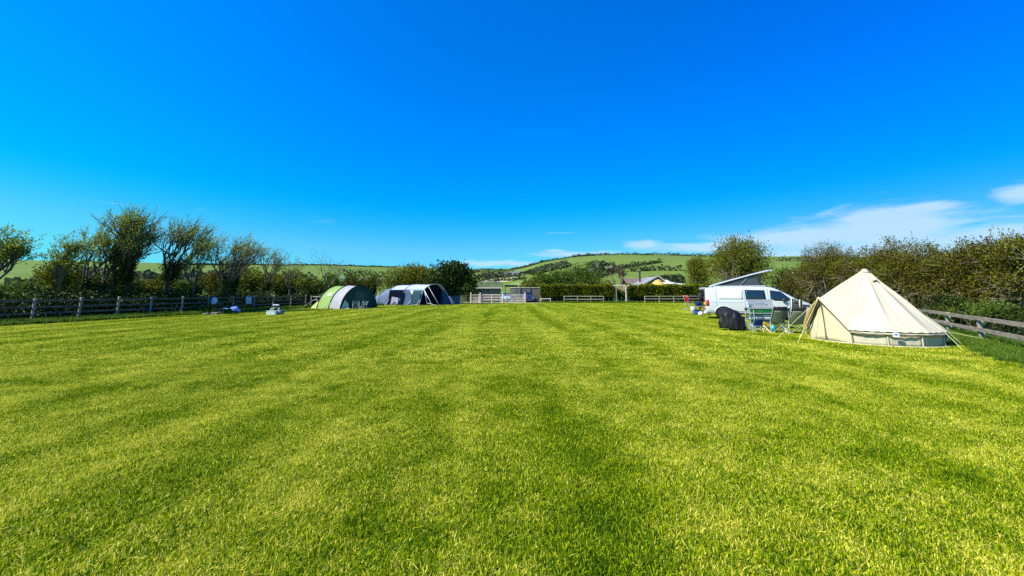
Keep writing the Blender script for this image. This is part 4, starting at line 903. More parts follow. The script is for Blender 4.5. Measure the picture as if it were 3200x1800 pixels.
def arch_pts(a, b_, h, n=18, p=1.8, lean=Vector((0, 0, 0))):
    """hoop from foot a to foot b: a superellipse arch; lean pushes the crown"""
    a = Vector(a); b_ = Vector(b_); c = (a + b_) / 2; o = []
    for i in range(n + 1):
        th = math.pi * i / n; x = -math.copysign(abs(math.cos(th)) ** (2 / p), math.cos(th)); z = abs(math.sin(th)) ** (2 / p)
        o.append(c + (b_ - a) / 2 * x + Vector((0, 0, h * z)) + lean * z)
    return o
def tent_skin(hoops, name, m, parent, n=6, sag=0.06, wr=0.02, seed=1, rng_=None):
    g = random.Random(seed); b_ = MB(); rows = []; m0, m1 = hoops
    lo, hi = rng_ or (0, len(m0) - 1); ph = g.uniform(0, 6)
    for i in range(n + 1):
        u = i / n; row = []
        for j in range(lo, hi + 1):
            p = m0[j].lerp(m1[j], u); c = (m0[0] + m0[-1] + m1[0] + m1[-1]) / 4
            s = sag * math.sin(math.pi * u) * math.sin(math.pi * j / (len(m0) - 1)) ** .5
            d = (p - Vector((c.x, c.y, p.z * .4))); d = d.normalized() if d.length > 0 else d
            wv = wr * math.sin(j * 1.9 + u * 5 + ph) * math.sin(math.pi * u)
            row.append(p - d * (s + wv))
        rows.append(row)
    b_.sheet(rows); return b_.build(name, m, parent, smooth=True)
def piping(pts, r, name, m, parent): return MB().tube(pts, r, 6).build(name, m, parent, smooth=True)
# green tunnel tent
o0 = Vector((-16.3, 37.1, 0)); t = empty('green_tunnel_tent', o0, 0, 'green and grey tunnel tent with a round white emblem, pitched beside the left fence', 'tent')
h_ = Vector((2.15, 3.9, 0)); ax_ = Vector((-0.93, 0.36, 0))
H0 = arch_pts((0, 0, 0), h_, 2.28); H1 = arch_pts(ax_ * 1.4, ax_ * 1.4 + h_, 2.3); H2 = arch_pts(ax_ * 2.9 + Vector((0, -.05, 0)), ax_ * 2.9 + h_ * .98, 2.25); H3 = arch_pts(ax_ * 4.0 + h_ * .05, ax_ * 3.9 + h_ * .9, 1.0, lean=ax_ * -.3)
tent_skin((H0, H1), 'grey_panel', GREYF, t, seed=2); tent_skin((H1, H2), 'lime_panel', LIME, t, seed=3); tent_skin((H2, H3), 'rear_panel', LIMEP, t, seed=4)
bk = MB(); bk.v = [tuple(p) for p in H3]; bk.f = [tuple(range(len(H3)))]; bk.build('back_wall', LIMEP, t)
fr = MB(); lean_ = Vector((0.93, -.36, 0)) * .02; fr.v = [tuple(p + lean_ * 0) for p in H0]; fr.f = [tuple(range(len(H0)))]; fr.build('front_wall', DGRN, t)
def on_front(u, z, off=0.02): return h_ * u + Vector((0.86, -.48, 0)) * off + Vector((0, 0, z))
MB().add([on_front(.26, .1), on_front(.80, .1), on_front(.72, 1.72), on_front(.34, 1.72)], [(0, 1, 2, 3)]).build('door', mat('deep_navy_fabric', (0.01, 0.02, 0.035), 0.6), t)
MB().add([on_front(.36, .75, .035), on_front(.66, .75, .035), on_front(.62, 1.6, .035), on_front(.39, 1.6, .035)], [(0, 1, 2, 3)]).build('window', MESHG, t)
MB().add([on_front(.02, 0, .05), on_front(.14, 0, .5), on_front(.17, .5, .25), on_front(.10, .9, .04)], [(0, 1, 2, 3)]).build('door_flap', fab('pale_green_fabric', (0.42, 0.5, 0.36)), t, solid=.02)
for H, nm in ((H0, 'hoop'), (H1, 'hoop'), (H2, 'hoop')): piping([p * 1.0 + Vector((0, 0, .015)) for p in H], .055 if H is not H0 else .035, nm, BLKF, t)
# emblem on the lime panel
pc = H1[4].lerp(H2[4], .42); pn = (H1[6] - H1[3]).cross(H2[4] - H1[4]).normalized(); pn = pn if pn.y < 0 else -pn; Rm = pn.to_track_quat('Z', 'Y').to_matrix()
MB().lathe(pc - pn * .015, [(.22, -.02), (.22, .012)], 24, R=Rm).build('emblem', LOGO, t)
for a, b_ in ((H2[5], ax_ * 4.6 + Vector((0, -.6, 0))), (H3[6], ax_ * 4.4 + h_ * .3), (H1[3], ax_ * 1.4 + Vector((-.3, -1.0, 0))), (H0[14], h_ + Vector((1.0, -.6, 0)))): piping([a, b_], .012, 'guy_rope', ROPE, t)

# blue awning tent
BLUS = fab('slate_blue_fabric', (0.14, 0.18, 0.27)); BLUR = fab('pale_blue_roof', (0.42, 0.48, 0.60)); BLUD = fab('navy_fabric', (0.05, 0.075, 0.15)); BLUP = fab('blue_panel', (0.10, 0.15, 0.25))
o0 = Vector((-11.4, 48.0, 0)); t = empty('blue_family_tent', o0, 0, 'long blue family tent with pale roof and dark porch before the olive bush', 'tent')
h_ = Vector((2.35, 3.1, 0)); ax_ = Vector((-0.98, 0.16, 0))
def frame(a, b_, he, hr, leanv=Vector((0, 0, 0)), ro=.30):
    """side wall to the eave, then rounded roof: 17 points"""
    a = Vector(a); b_ = Vector(b_); d = b_ - a; P = []
    for f, z in ((0, 0), (.01, he * .35), (.03, he * .7), (.06, he), (.12, he + (hr - he) * .35), (.2, he + (hr - he) * .65), (.3, he + (hr - he) * .88), (.4, hr * .99), (.5, hr), (.6, hr * .99), (.7, he + (hr - he) * .88), (.8, he + (hr - he) * .65), (.88, he + (hr - he) * .35), (.94, he), (.97, he * .7), (.99, he * .35), (1, 0)):
        P.append(a + d * f + Vector((0, 0, z)) + leanv * min(1, z / hr))
    return P
F0 = frame((0, 0, 0), h_, 1.9, 2.62, Vector((0.5, 0, 0)))
F1 = frame(ax_ * 2.1, ax_ * 2.1 + h_, 1.95, 2.6); F2 = frame(ax_ * 4.2, ax_ * 4.2 + h_, 1.9, 2.5, Vector((.15, 0, 0)))
F3 = frame(ax_ * 5.6 + h_ * .03, ax_ * 5.5 + h_ * .9, 1.2, 1.95); F4 = frame(ax_ * 6.6 + h_ * .08, ax_ * 6.4 + h_ * .75, .75, 1.25); F5 = frame(ax_ * 7.4 + h_ * .2, ax_ * 7.2 + h_ * .55, .1, .2)
for a, b_ in ((F0, F1), (F1, F2)):
    tent_skin((a, b_), 'roof', BLUR, t, rng_=(3, 13), seed=5, sag=.05)
tent_skin((F0, F1), 'side_wall', BLUS, t, rng_=(0, 3), seed=6, sag=.02); tent_skin((F1, F2), 'side_wall', BLUD, t, rng_=(0, 3), seed=7, sag=.02)
tent_skin((F0, F2), 'far_wall', BLUD, t, rng_=(13, 16), seed=8, sag=.02)
for a, b_ in ((F2, F3), (F3, F4), (F4, F5)): tent_skin((a, b_), 'bedroom_pod', BLUS, t, seed=9, sag=.03)
sd = Vector((-.16, -.98, 0))
def on_side(d, z, off=.03): return ax_ * d + sd * off + Vector((0, 0, z))
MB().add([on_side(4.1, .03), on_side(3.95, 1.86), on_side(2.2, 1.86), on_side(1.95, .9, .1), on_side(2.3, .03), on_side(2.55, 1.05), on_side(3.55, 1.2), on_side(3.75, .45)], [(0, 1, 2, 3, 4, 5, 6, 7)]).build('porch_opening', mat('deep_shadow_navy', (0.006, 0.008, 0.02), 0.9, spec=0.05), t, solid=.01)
MB().add([on_side(1.95, .2), on_side(1.7, 1.75), on_side(1.05, 1.75), on_side(1.0, .2)], [(0, 1, 2, 3)]).build('window', BLUP, t, solid=.01)
MB().add([on_side(.9, .25), on_side(.88, 1.75), on_side(-.25, 1.7), on_side(.1, .25)], [(0, 1, 2, 3)]).build('window', mat('teal_window', (0.05, 0.10, 0.14), 0.15, coat=.3), t, solid=.01)
MB().add([on_side(3.6, .05, .4), on_side(3.5, 1.05, .25), on_side(2.7, .95, .25), on_side(2.6, .05, .4), on_side(3.0, .5, .3)], [(0, 1, 4), (1, 2, 4), (2, 3, 4)]).build('rolled_flap', fab('lilac_grey_fabric', (0.33, 0.34, 0.42)), t, solid=.02)
MB().add([on_side(1.3, 1.85, .06), on_side(.75, 1.85, .06), on_side(.9, 1.3, .06)], [(0, 1, 2)]).build('corner_patch', WC, t, solid=.01)
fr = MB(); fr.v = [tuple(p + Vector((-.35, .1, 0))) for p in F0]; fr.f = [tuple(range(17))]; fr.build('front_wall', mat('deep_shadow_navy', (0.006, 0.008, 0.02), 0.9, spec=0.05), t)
for F in (F0, F1, F2, F3, F4): piping([p + Vector((0, 0, .01)) for p in F], .035, 'air_beam', BLUD if F is not F0 else BLUR, t)
for i in (3, 13): piping([F0[i], F0[i] + Vector((1.3, -1.0, -F0[i].z))], .03, 'guy_strap', ROPEW, t)
piping([F0[3] + Vector((.1, 0, -.1)), Vector((.9, .4, 0))], .045, 'porch_pole', ROPEW, t); piping([F0[5], Vector((2.6, -.6, 0))], .02, 'guy_strap', ROPEW, t); piping([Vector((.9, .4, .3)), Vector((2.4, -.9, 0))], .02, 'guy_strap', ROPEW, t)
for d in (5.4, 3.9, 2.6, 1.0, -.2): piping([on_side(d, .75, .03), on_side(d + .3, 0, .85)], .018, 'guy_strap', ROPEW, t)
piping([F0[13], Vector((4.2, 1.6, 0))], .015, 'guy_strap', ROPEW, t)
wd = MB().sheet([[Vector((2.6 + .5 * i, 2.2 + .25 * i, 1.15 * z)) for z in (0, .5, 1)] for i in range(5)]).build('windbreak', BLUD, None, solid=.02); wd.location = o0; tag(wd, 'low dark windbreak right of the blue tent porch, below the evergreen bush', 'windbreak')

# bell tent
CANV = mat('cream_canvas', (0.55, 0.485, 0.345), 0.85, var=0.06, scale=1.2, bump=0.5, bscale=3.2); CANVD = mat('canvas_trim', (0.62, 0.52, 0.36), 0.85, var=0.08, scale=2)
WINM = mat('clear_window_mesh', (0.66, 0.60, 0.52), 0.6, spec=.2); SHB = mat('brown_binding_and_gap', (0.13, 0.09, 0.06), 0.8)
C0 = Vector((11.95, 13.10, 0)); R_T = 1.70; HA = 2.36; HE = 0.44; DR = math.pi + rad(4); DH = rad(27)
t = empty('bell_tent', C0, 0, 'cream canvas bell tent with a raised A-frame door, beside the low fence', 'tent')
def eave_z(th):
    a = abs((th - DR + math.pi) % (2 * math.pi) - math.pi)
    return HE + (1.42 - HE) * max(0, 1 - a / DH)
NS = 12; NA = 216
def eave_r(th):
    a = abs((th - DR + math.pi) % (2 * math.pi) - math.pi)
    sc_ = abs(math.sin(NS / 2 * (th - DR - DH)))
    return R_T * (1.018 - 0.03 * sc_ * (a > DH)) + .005
gph = [random.uniform(0, 6.28) for _ in range(40)]
def roof_pt(th, s):
    """s 0 apex .. 1 eave"""
    re, ze_ = eave_r(th), eave_z(th); r0_ = .05
    r_ = r0_ + (re - r0_) * s; z = HA + (ze_ - HA) * s
    a = abs((th - DR + math.pi) % (2 * math.pi) - math.pi)
    seam = abs(math.sin(NS / 2 * (th - DR - DH))); indoor = a < DH
    sag = (0.085 * seam + .03) * math.sin(math.pi * s) if not indoor else 0.05 * math.sin(math.pi * s) * math.sin(math.pi * min(1, a / DH))
    fold = 0.016 * math.sin(26 * th + 3 * s) * s ** 1.5 * math.sin(math.pi * min(1, s + .03)) + 0.024 * math.sin(17 * th + 9 * s + gph[3]) * math.sin(math.pi * s) * (.4 + .6 * math.sin(5 * th + 1)) + 0.03 * math.sin(43 * th - 12 * s) * max(0, s - .7) + .012 * math.sin(31 * th) * math.sin(math.pi * s)
    z -= sag + fold
    return Vector((r_ * math.cos(th), r_ * math.sin(th), z))
rows = [[roof_pt(2 * math.pi * i / NA, s) for s in [k / 34 for k in range(35)]] for i in range(NA + 1)]
MB().sheet(rows).build('roof', CANV, t, smooth=True)
MB().lathe((0, 0, HA - .10), [(.155, 0), (.10, .06), (.06, .115), (.0, .135)], 16).build('apex_cap', CANV, t, smooth=True)
def wall_r(th): return R_T * .965 + 0.02 * math.cos(NS * th) 
segth = [DR + DH + (2 * math.pi - 2 * DH) * k / 11 for k in range(12)]
def wall_piece(name, m, th0, th1, z0f, z1f, off=0.0, n=10, solid=0.004, wig=.012):
    rows = []
    for i in range(n + 1):
        th = th0 + (th1 - th0) * i / n
        # straight wall panel between its two posts
        p0 = Vector((math.cos(th0), math.sin(th0), 0)); p1 = Vector((math.cos(th1), math.sin(th1), 0)); d = p0.lerp(p1, i / n); nn = Vector((math.cos((th0 + th1) / 2), math.sin((th0 + th1) / 2), 0))
        rows.append([d * (R_T * .98) + nn * (off + wig * math.sin(7 * i / n * 3.1 + th0 * 9) * math.sin(math.pi * i / n) - .03 * (1 - k / 4)) + Vector((0, 0, z0f + (z1f(th) - z0f) * k / 4)) for k in range(5)])
    return MB().sheet(rows).build(name, m, t, smooth=True, solid=solid)
for k in range(11):
    wall_piece('wall', CANV, segth[k], segth[k + 1], 0.0, lambda th: HE - .01)
    th = segth[k]; p = Vector((math.cos(th), math.sin(th), 0)) * R_T * .985
    MB().bar(p + Vector((0, 0, .0)), p + Vector((0, 0, HE - .03)), .02, .02).build('wall_seam', CANVD, t)
# eave trim: dark gap and valance
vr = []
for i in range(181):
    th = DR + DH + (2 * math.pi - 2 * DH) * i / 180; r_ = eave_r(th); 
    vr.append([Vector((r_ * math.cos(th), r_ * math.sin(th), HE - .035)), Vector(((r_ - .012) * math.cos(th), (r_ - .012) * math.sin(th), HE - .085 + .012 * math.sin(22 * th)))])
MB().sheet(vr).build('valance', CANV, t, smooth=True, solid=.004)
MB().tube([Vector((R_T * .99 * math.cos(th), R_T * .99 * math.sin(th), HE - .10)) for th in [DR + DH + (2 * math.pi - 2 * DH) * i / 90 for i in range(91)]], .018, 6).build('eave_gap_tube', SHB, t)  # dark gap under the eave, its shade put into a brown tube
# window panels in two wall segments on the right of the near side
for k, (a, b_) in ((3, (.12, .88)), (4, (.10, .9))):
    d = segth[k + 1] - segth[k]
    wall_piece('window', WINM, segth[k] + d * a, segth[k] + d * b_, .16, lambda th: HE - .13, off=.045, n=8)
for k in range(12):
    th = segth[k]
    if k in (0, 11): continue
    MB().tube([roof_pt(th, s_) + Vector((0, 0, .006)) for s_ in [q / 16 for q in range(17)]], .011, 5).build('roof_seam', CANVD, t, smooth=True)
# ground skirt
MB().sheet([[Vector((R_T * 1.0 * math.cos(th), R_T * 1.0 * math.sin(th), .05)), Vector((R_T * 1.015 * math.cos(th), R_T * 1.015 * math.sin(th), .016))] for th in [2 * math.pi * i / 72 for i in range(73)]]).build('ground_skirt', CANVD, t, smooth=True)
# door: two panels under the A-frame
dn = Vector((math.cos(DR), math.sin(DR), 0)); dl = Vector((math.cos(DR + DH), math.sin(DR + DH), 0)) * R_T; dr = Vector((math.cos(DR - DH), math.sin(DR - DH), 0)) * R_T; pk = dn * (R_T * 1.0)
mid = (dl + dr) / 2 + dn * .10
def door_panel(foot, name):
    rows = []
    for i in range(13):
        u = i / 12; base = foot.lerp(mid, u); top = HE + (1.38 - HE) * u - .03
        bulge = .03 * math.sin(math.pi * u) + .012 * math.sin(u * 19)
        rows.append([base + dn * bulge * math.sin(math.pi * k / 6 * .9) + (Vector((pk.x, pk.y, 0)) - mid) * (k / 6) * u * .7 + Vector((0, 0, top * k / 6)) for k in range(7)])
    return MB().sheet(rows).build(name, fab('door_canvas', (0.64, 0.54, 0.34), bscale=4), t, smooth=True, solid=.004)
door_panel(dl, 'door'); door_panel(dr, 'door')
MB().tube([mid + dn * .03, mid + dn * .04 + Vector((0, 0, .7)), pk + dn * .02 + Vector((0, 0, 1.34))], .016, 6).build('door_zip', SHB, t)
for e in (dl, dr):
    MB().tube([e * 1.04 + Vector((0, 0, HE)), pk * 1.04 + Vector((0, 0, 1.43))], .028, 8).build('door_trim', CANVD, t)
    rows = [[(e * 1.045 + Vector((0, 0, HE - .02))).lerp(pk * 1.055 + Vector((0, 0, 1.40)), u), (e * 1.03 + Vector((0, 0, HE - .10))).lerp(pk * 1.02 + Vector((0, 0, 1.28)), u)] for u in [k / 10 for k in range(11)]]
    MB().sheet(rows).build('door_binding', SHB, t, solid=.004)
# tied-back fly sheet at the far side of the door
MB().sheet([[dr * (1.05 + .16 * v) + Vector((0, 0, HE * (1 - v))) + dn * .3 * v if False else (pk * 1.06 + Vector((0, 0, 1.4))).lerp(dr * 1.12 + Vector((0, 0, .12)), v) + (dn * .10 + Vector((0, .1, 0))) * u * math.sin(math.pi * v) for u in (0, .5, 1)] for v in [k / 10 for k in range(11)]]).build('door_flap', mat('ochre_flap', (0.50, 0.33, 0.13), .85, var=.15), t, smooth=True, solid=.01)
# vent, label
thv = DR + rad(80); 
pv_ = roof_pt(thv, .20); pa = roof_pt(thv + .02, .125); pb = roof_pt(thv - .22, .20); pcx = roof_pt(thv + .26, .20); nv = Vector((math.cos(thv), math.sin(thv), .9)).normalized()
MB().add([pa + nv * .02, pb + nv * .03, pcx + nv * .03, pv_ + nv * .055], [(0, 1, 3), (0, 3, 2), (1, 2, 3)]).build('vent', SHB, t)
MB().add([pa + nv * .03 + Vector((0, 0, .03)), pb + nv * .04 + Vector((0, 0, .03)), pv_ + nv * .075 + Vector((0, 0, .03)), pcx + nv * .04 + Vector((0, 0, .03))], [(0, 1, 2), (0, 2, 3)]).build('vent_hood', CANV, t, solid=.006)
thl = DR + rad(60); pl = Vector((math.cos(thl), math.sin(thl), 0)) * (R_T * 1.05); 
MB().box(pl + Vector((0, 0, HE - .07)), (.012, .14, .10), rz=thl).build('label', mat('white_print', (0.85, 0.86, 0.8), 0.6), t); MB().box(pl * 1.006 + Vector((0, 0, HE - .06)), (.008, .09, .035), rz=thl).build('label_print', mat('blue_print', (0.05, 0.12, 0.35), 0.6), t)
# guy ropes
for k, thg in enumerate(segth):
    if k in (1, 2): continue
    a = Vector((eave_r(thg) * math.cos(thg), eave_r(thg) * math.sin(thg), HE)); dirg = Vector((math.cos(thg), math.sin(thg), 0)); reach = (1.9 if k in (5, 6) else .28) if 1 < k < 10 else .3
    MB().tube([a, a + dirg * reach - Vector((0, 0, HE - .02))], .006 if reach < 1 else .010, 5).build('guy_rope', ROPE if reach < 1 else mat('yellow_cord', (.75, .68, .25), .7), t)
for sgn in (-1, 1): MB().tube([pk * 1.05 + Vector((0, 0, 1.38)), pk * 1.05 + dn * 1.25 + Vector((0, sgn * .5, .02))], .006, 5).build('guy_rope', mat('yellow_cord', (.75, .68, .25), .7), t)
for px, py, lab in ((2646, 1064, 'tent bag'), ): 
    p = G(px, py); b_ = MB()
    for i in range(7): b_.lathe((random.uniform(-.16, .16), random.uniform(-.06, .06), .02), [(.02, -.01), (.045, .01), (.03, .04), (0, .05)], 8)
    q = b_.build('peg_bag', fab('grey_bag', (0.35, 0.35, 0.36))); q.location = p; tag(q, 'small crumpled grey peg bag at the near door corner of the bell tent', 'peg bag')
# ------------------------------------------------------------------ campervan (x forward, y left, z up, origin at the rear bumper on the ground)
WHITE = mat('white_paint', (0.55, 0.56, 0.57), 0.22, var=0.015, coat=1.0); GAP = mat('panel_gap', (0.10, 0.10, 0.11), 0.6); PANELW = mat('pale_green_panel', (0.70, 0.78, 0.74), 0.25, var=0.03, coat=.6)
POPF = fab('grey_pop_canvas', (0.025, 0.035, 0.042), bscale=3); POPW = fab('light_pop_window', (0.05, 0.065, 0.075))
HV = Vector((0.915, -0.403, 0)).normalized(); RZ = math.atan2(HV.y, HV.x)
t = empty('campervan', Vector((12.0, 24.35, 0)), RZ, 'white campervan with its grey canvas pop-up roof raised, parked left of the bell tent', 'campervan')
VL = 5.35; VS = [  # x, bottom, hood/roof top z, belt z, half width, roof half width
    dict(x=0.0, b=.45, t=1.78, w=.86, rw=.60), dict(x=0.05, b=.36, t=1.86, w=.93, rw=.72), dict(x=.22, b=.33, t=1.93, w=.955, rw=.78), dict(x=1.0, b=.31, t=1.95, w=.96, rw=.80), dict(x=2.4, b=.31, t=1.95, w=.96, rw=.80), dict(x=3.35, b=.31, t=1.93, w=.96, rw=.79),
    dict(x=3.62, b=.31, t=1.87, w=.96, rw=.77), dict(x=4.05, b=.31, t=1.62, w=.955, rw=.75), dict(x=4.5, b=.31, t=1.30, w=.95, rw=.76), dict(x=4.62, b=.31, t=1.20, w=.95, rw=.80), dict(x=5.0, b=.32, t=1.09, w=.92, rw=.80), dict(x=5.25, b=.34, t=.96, w=.84, rw=.72), dict(x=5.36, b=.42, t=.78, w=.72, rw=.6)]
def vsec(s):
    t_ = s['t']; w_ = s['w']; belt = min(1.10, t_ - .10); k = (t_ - belt)
    up = w_ - (w_ - s['rw'] - .03) * min(1, max(0, (t_ - .12 - belt) / .75))
    return [(0, s['b']), (w_ * .88, s['b']), (w_ * .97, s['b'] + .08), (w_, s['b'] + .3 if t_ > .9 else t_ - .25), (w_, belt - .04), (w_ * .992, belt + .01), ((w_ + up) / 2, belt + k * .45), (up, belt + k * .84), (s['rw'], t_ - .03), (s['rw'] * .5, t_ - .003), (0, t_)]
def vs_at(x):
    for a, b_ in zip(VS[:-1], VS[1:]):
        if a['x'] <= x <= b_['x']:
            f = (x - a['x']) / (b_['x'] - a['x']); return {k: a[k] + (b_[k] - a[k]) * f for k in a}
    return VS[-1]
def vy(x, z):
    sec = vsec(vs_at(x)); pr = sorted([(zz, yy) for yy, zz in sec[2:9]])
    return float(np.interp(z, [p[0] for p in pr], [p[1] for p in pr]))
def side_patch(poly, name, m, side=-1, off=.012, nx=10, nz=5, parent=None, solid=.006):
    """poly: bottom-left, bottom-right, top-right, top-left in (x, z)"""
    rows = []
    for i in range(nx + 1):
        u = i / nx; b0 = [poly[0][k] + (poly[1][k] - poly[0][k]) * u for k in (0, 1)]; t0 = [poly[3][k] + (poly[2][k] - poly[3][k]) * u for k in (0, 1)]; row = []
        for j in range(nz + 1):
            v = j / nz; x = b0[0] + (t0[0] - b0[0]) * v; z = b0[1] + (t0[1] - b0[1]) * v; row.append((x, side * (vy(x, z) + off), z))
        rows.append(row)
    return MB().sheet(rows).build(name, m, parent or t, smooth=True, solid=solid)
hull(VS, vsec, 'body', WHITE, t, sub=2)
for s in (-1, 1):
    side_patch([(2.12, 1.18), (3.12, 1.16), (3.08, 1.72), (2.10, 1.74)], 'window', GLASS, s, nx=6)
    side_patch([(3.32, 1.13), (4.42, 1.11), (3.86, 1.64), (3.34, 1.72)], 'window', GLASS, s, nx=8)
    side_patch([(.66, 1.20), (1.98, 1.19), (1.98, 1.76), (.70, 1.76)], 'panel', PANELW, s, off=.008)
    for x in (.60, 2.05, 3.22): side_patch([(x, .45), (x + .014, .45), (x + .014, 1.80), (x, 1.80)], 'door_seam', GAP, s, off=.004, nx=1, nz=8)
    side_patch([(.25, 1.02), (4.7, 1.00), (4.7, 1.015), (.25, 1.035)], 'crease', mat('shade_line', (0.45, 0.46, 0.47), .4), s, off=.004, nx=20, nz=1)
    side_patch([(.15, .5), (4.9, .48), (4.9, .495), (.15, .515)], 'crease', GAP, s, off=.004, nx=20, nz=1)
    side_patch([(.02, .80), (.20, .80), (.20, 1.16), (.06, 1.16)], 'tail_light', LAMPR, s, off=.012, nx=3, nz=3, solid=.015)
    side_patch([(4.78, .80), (5.22, .78), (5.14, .90), (4.72, .96)], 'headlight', mat('smoked_lamp', (0.03, 0.035, 0.04), .08, coat=1), s, off=.012, nx=5, nz=3, solid=.012)
    for wx in (.95, 4.35):
        arc = MB(); sgn = s
        for k, (ra, yo) in enumerate(((.455, .010),)):
            n = 22; c = [(wx + ra * math.cos(math.pi * q / n), .30 + ra * math.sin(math.pi * q / n) + .02) for q in range(n + 1)]
            arc.v = [(x, sgn * (vy(x, max(z, .42)) + yo), z) for x, z in c] + [(x, sgn * (vy(x, max(z, .42)) + yo - .12), z) for x, z in c]; arc.f = [tuple(range(n + 1))] + [(q, q + 1, q + n + 2, q + n + 1) for q in range(n)]
        fixn(arc.build('wheel_arch', mat('arch_black', (0.008, 0.008, 0.009), .9), t))
        lip = [(wx + .49 * math.cos(math.pi * q / 18), sgn * (vy(wx + .49 * math.cos(math.pi * q / 18), max(.34 + .47 * math.sin(math.pi * q / 18), .42)) + .012), .32 + .48 * math.sin(math.pi * q / 18)) for q in range(19)]
        MB().tube(lip, .03, 6).build('arch_lip', WHITE, t, smooth=True)
        wheel(t, wx, s * .885, .345, .23, s, rim=RIMD if wx > 2 else RIML)
    MB().lathe((3.95, s * 1.05, 1.17), [(.02, -.09), (.09, -.07), (.10, .02), (.06, .09), (0, .1)], 14).build('mirror', WHITE if s > 0 else BLK, t, smooth=True)
    MB().box((3.36, s * (vy(3.36, 1.0) + .02), 1.06), (.16, .03, .03)).build('handle', BLK, t)
    MB().box((2.6, s * .92, .36), (3.0, .05, .10)).build('sill', BLK, t)
MB().add([(4.50, -.72, 1.33), (4.50, .72, 1.33), (3.70, .68, 1.87), (3.70, -.68, 1.87)], [(0, 1, 2, 3)]).build('windscreen', GLASS, t, solid=.03)
MB().add([(-.006, -.62, 1.22), (-.006, .62, 1.22), (.03, .56, 1.74), (.03, -.56, 1.74)], [(3, 2, 1, 0)]).build('rear_window', GLASS, t, solid=.02)
MB().box((.0, 0, .42), (.16, 1.72, .22)).build('bumper', WHITE, t, bevel=.05); MB().box((5.33, 0, .44), (.14, 1.4, .22)).build('bumper', BLK, t, bevel=.05)
MB().box((-.02, 0, .92), (.03, .52, .12)).build('number_plate', mat('plate_yellow', (.75, .6, .06), .5), t)
MB().box((1.85, 0, 1.955), (2.7, 1.3, .06)).build('roof_gutter', WHITE, t, bevel=.02)
# raised roof
def ztop(x): return 2.00 + (x - .35) / 3.15 * .88
prof = [(.30, 1.99), (.45, ztop(.45) + .035), (1.4, ztop(1.4) + .06), (2.6, ztop(2.6) + .07), (3.4, ztop(3.4) + .055), (3.62, ztop(3.6) - .0)]
rp = MB(); ws = (.56, .60, .62, .62, .58, .50)
rows = []


rings = [[(x, k * w_, z + dz) for k, dz in ((-1, -.085), (-1, -.04), (-.85, -.01), (0, .015), (.85, -.01), (1, -.04), (1, -.085), (0, -.08))] for (x, z), w_ in zip(prof, ws)]
for r_ in rings: rp.v += r_
for i in range(len(rings) - 1):
    for j in range(8): rp.f.append((i * 8 + j, i * 8 + (j + 1) % 8, (i + 1) * 8 + (j + 1) % 8, (i + 1) * 8 + j))
rp.f += [tuple(range(8)), tuple(range(len(rings) * 8 - 8, len(rings) * 8))]
fixn(rp.build('pop_top_roof', WHITE, t))
for s in (-1, 1):
    MB().add([(.5, s * .52, 1.985), (3.05, s * .54, 1.985), (3.0, s * .56, 2.35), (2.88, s * .56, ztop(2.9) - .01), (1.6, s * .56, ztop(1.6) - .01)], [(0, 1, 2, 3, 4)]).build('pop_top_canvas', POPF, t, solid=.01)
    MB().add([(1.5, s * .575, 2.0), (2.95, s * .575, 2.0), (2.80, s * .585, 2.44), (2.2, s * .585, 2.36)], [(0, 1, 2, 3)]).build('canvas_window', POPW, t, solid=.006)
    MB().add([(.9, s * .565, 2.0), (1.9, s * .57, 2.0), (1.85, s * .575, 2.24)], [(0, 1, 2)]).build('canvas_window', POPW, t, solid=.006)
    MB().tube([(1.92, s * .60, 1.99), (2.30, s * .60, 2.42)], .022, 8).build('strut', mat('chrome', (.7, .7, .72), .15, 1.0), t)
MB().add([(3.05, -.54, 1.985), (3.05, .54, 1.985), (2.88, .56, ztop(2.9) - .01), (2.88, -.56, ztop(2.9) - .01)], [(0, 1, 2, 3)]).build('pop_top_canvas', POPF, t, solid=.01)

# 4x4 behind it, rear towards the camera's left
p = W(2200, 913, 31.5); t = empty('off_road_car', (p.x - .15, 31.5, 0), rad(-12), 'dark boxy car with a white roof and rear spare wheel, half hidden behind the campervan', 'car')
DK = mat('dark_green_paint', (0.018, 0.028, 0.026), .3, coat=.8)
MB().box((2.0, 0, .78), (4.0, 1.7, .72)).build('body', DK, t, bevel=.06); MB().box((1.35, 0, 1.45), (2.6, 1.56, .72)).build('cabin', DK, t, bevel=.06); MB().box((1.35, 0, 1.90), (2.75, 1.66, .16)).build('roof', WHITE, t, bevel=.05)
for s in (-1, 1):
    for x, w_ in ((.65, .95), (1.75, .8)): MB().box((x, s * .785, 1.5), (w_, .02, .46)).build('window', GLASS, t)
    for x in (.8, 3.3): wheel(t, x, s * .8, .37, .23, s, rim=RIMD)
    MB().box((-.01, s * .72, .85), (.04, .14, .28)).build('tail_light', LAMPR, t)
MB().box((.04, 0, 1.5), (.03, 1.2, .46)).build('rear_window', GLASS, t); MB().box((-.02, .5, 1.12), (.03, .4, .11)).build('number_plate', mat('plate_white', (.75, .75, .72), .5), t)
MB().lathe((-.15, .15, 1.22), [(.12, -.11), (.33, -.11), (.36, -.06), (.36, .06), (.33, .11), (.12, .11)], 24, axis='X').build('spare_wheel', TYRE, t); MB().box((-.06, 0, .42), (.14, 1.6, .16)).build('bumper', BLK, t)

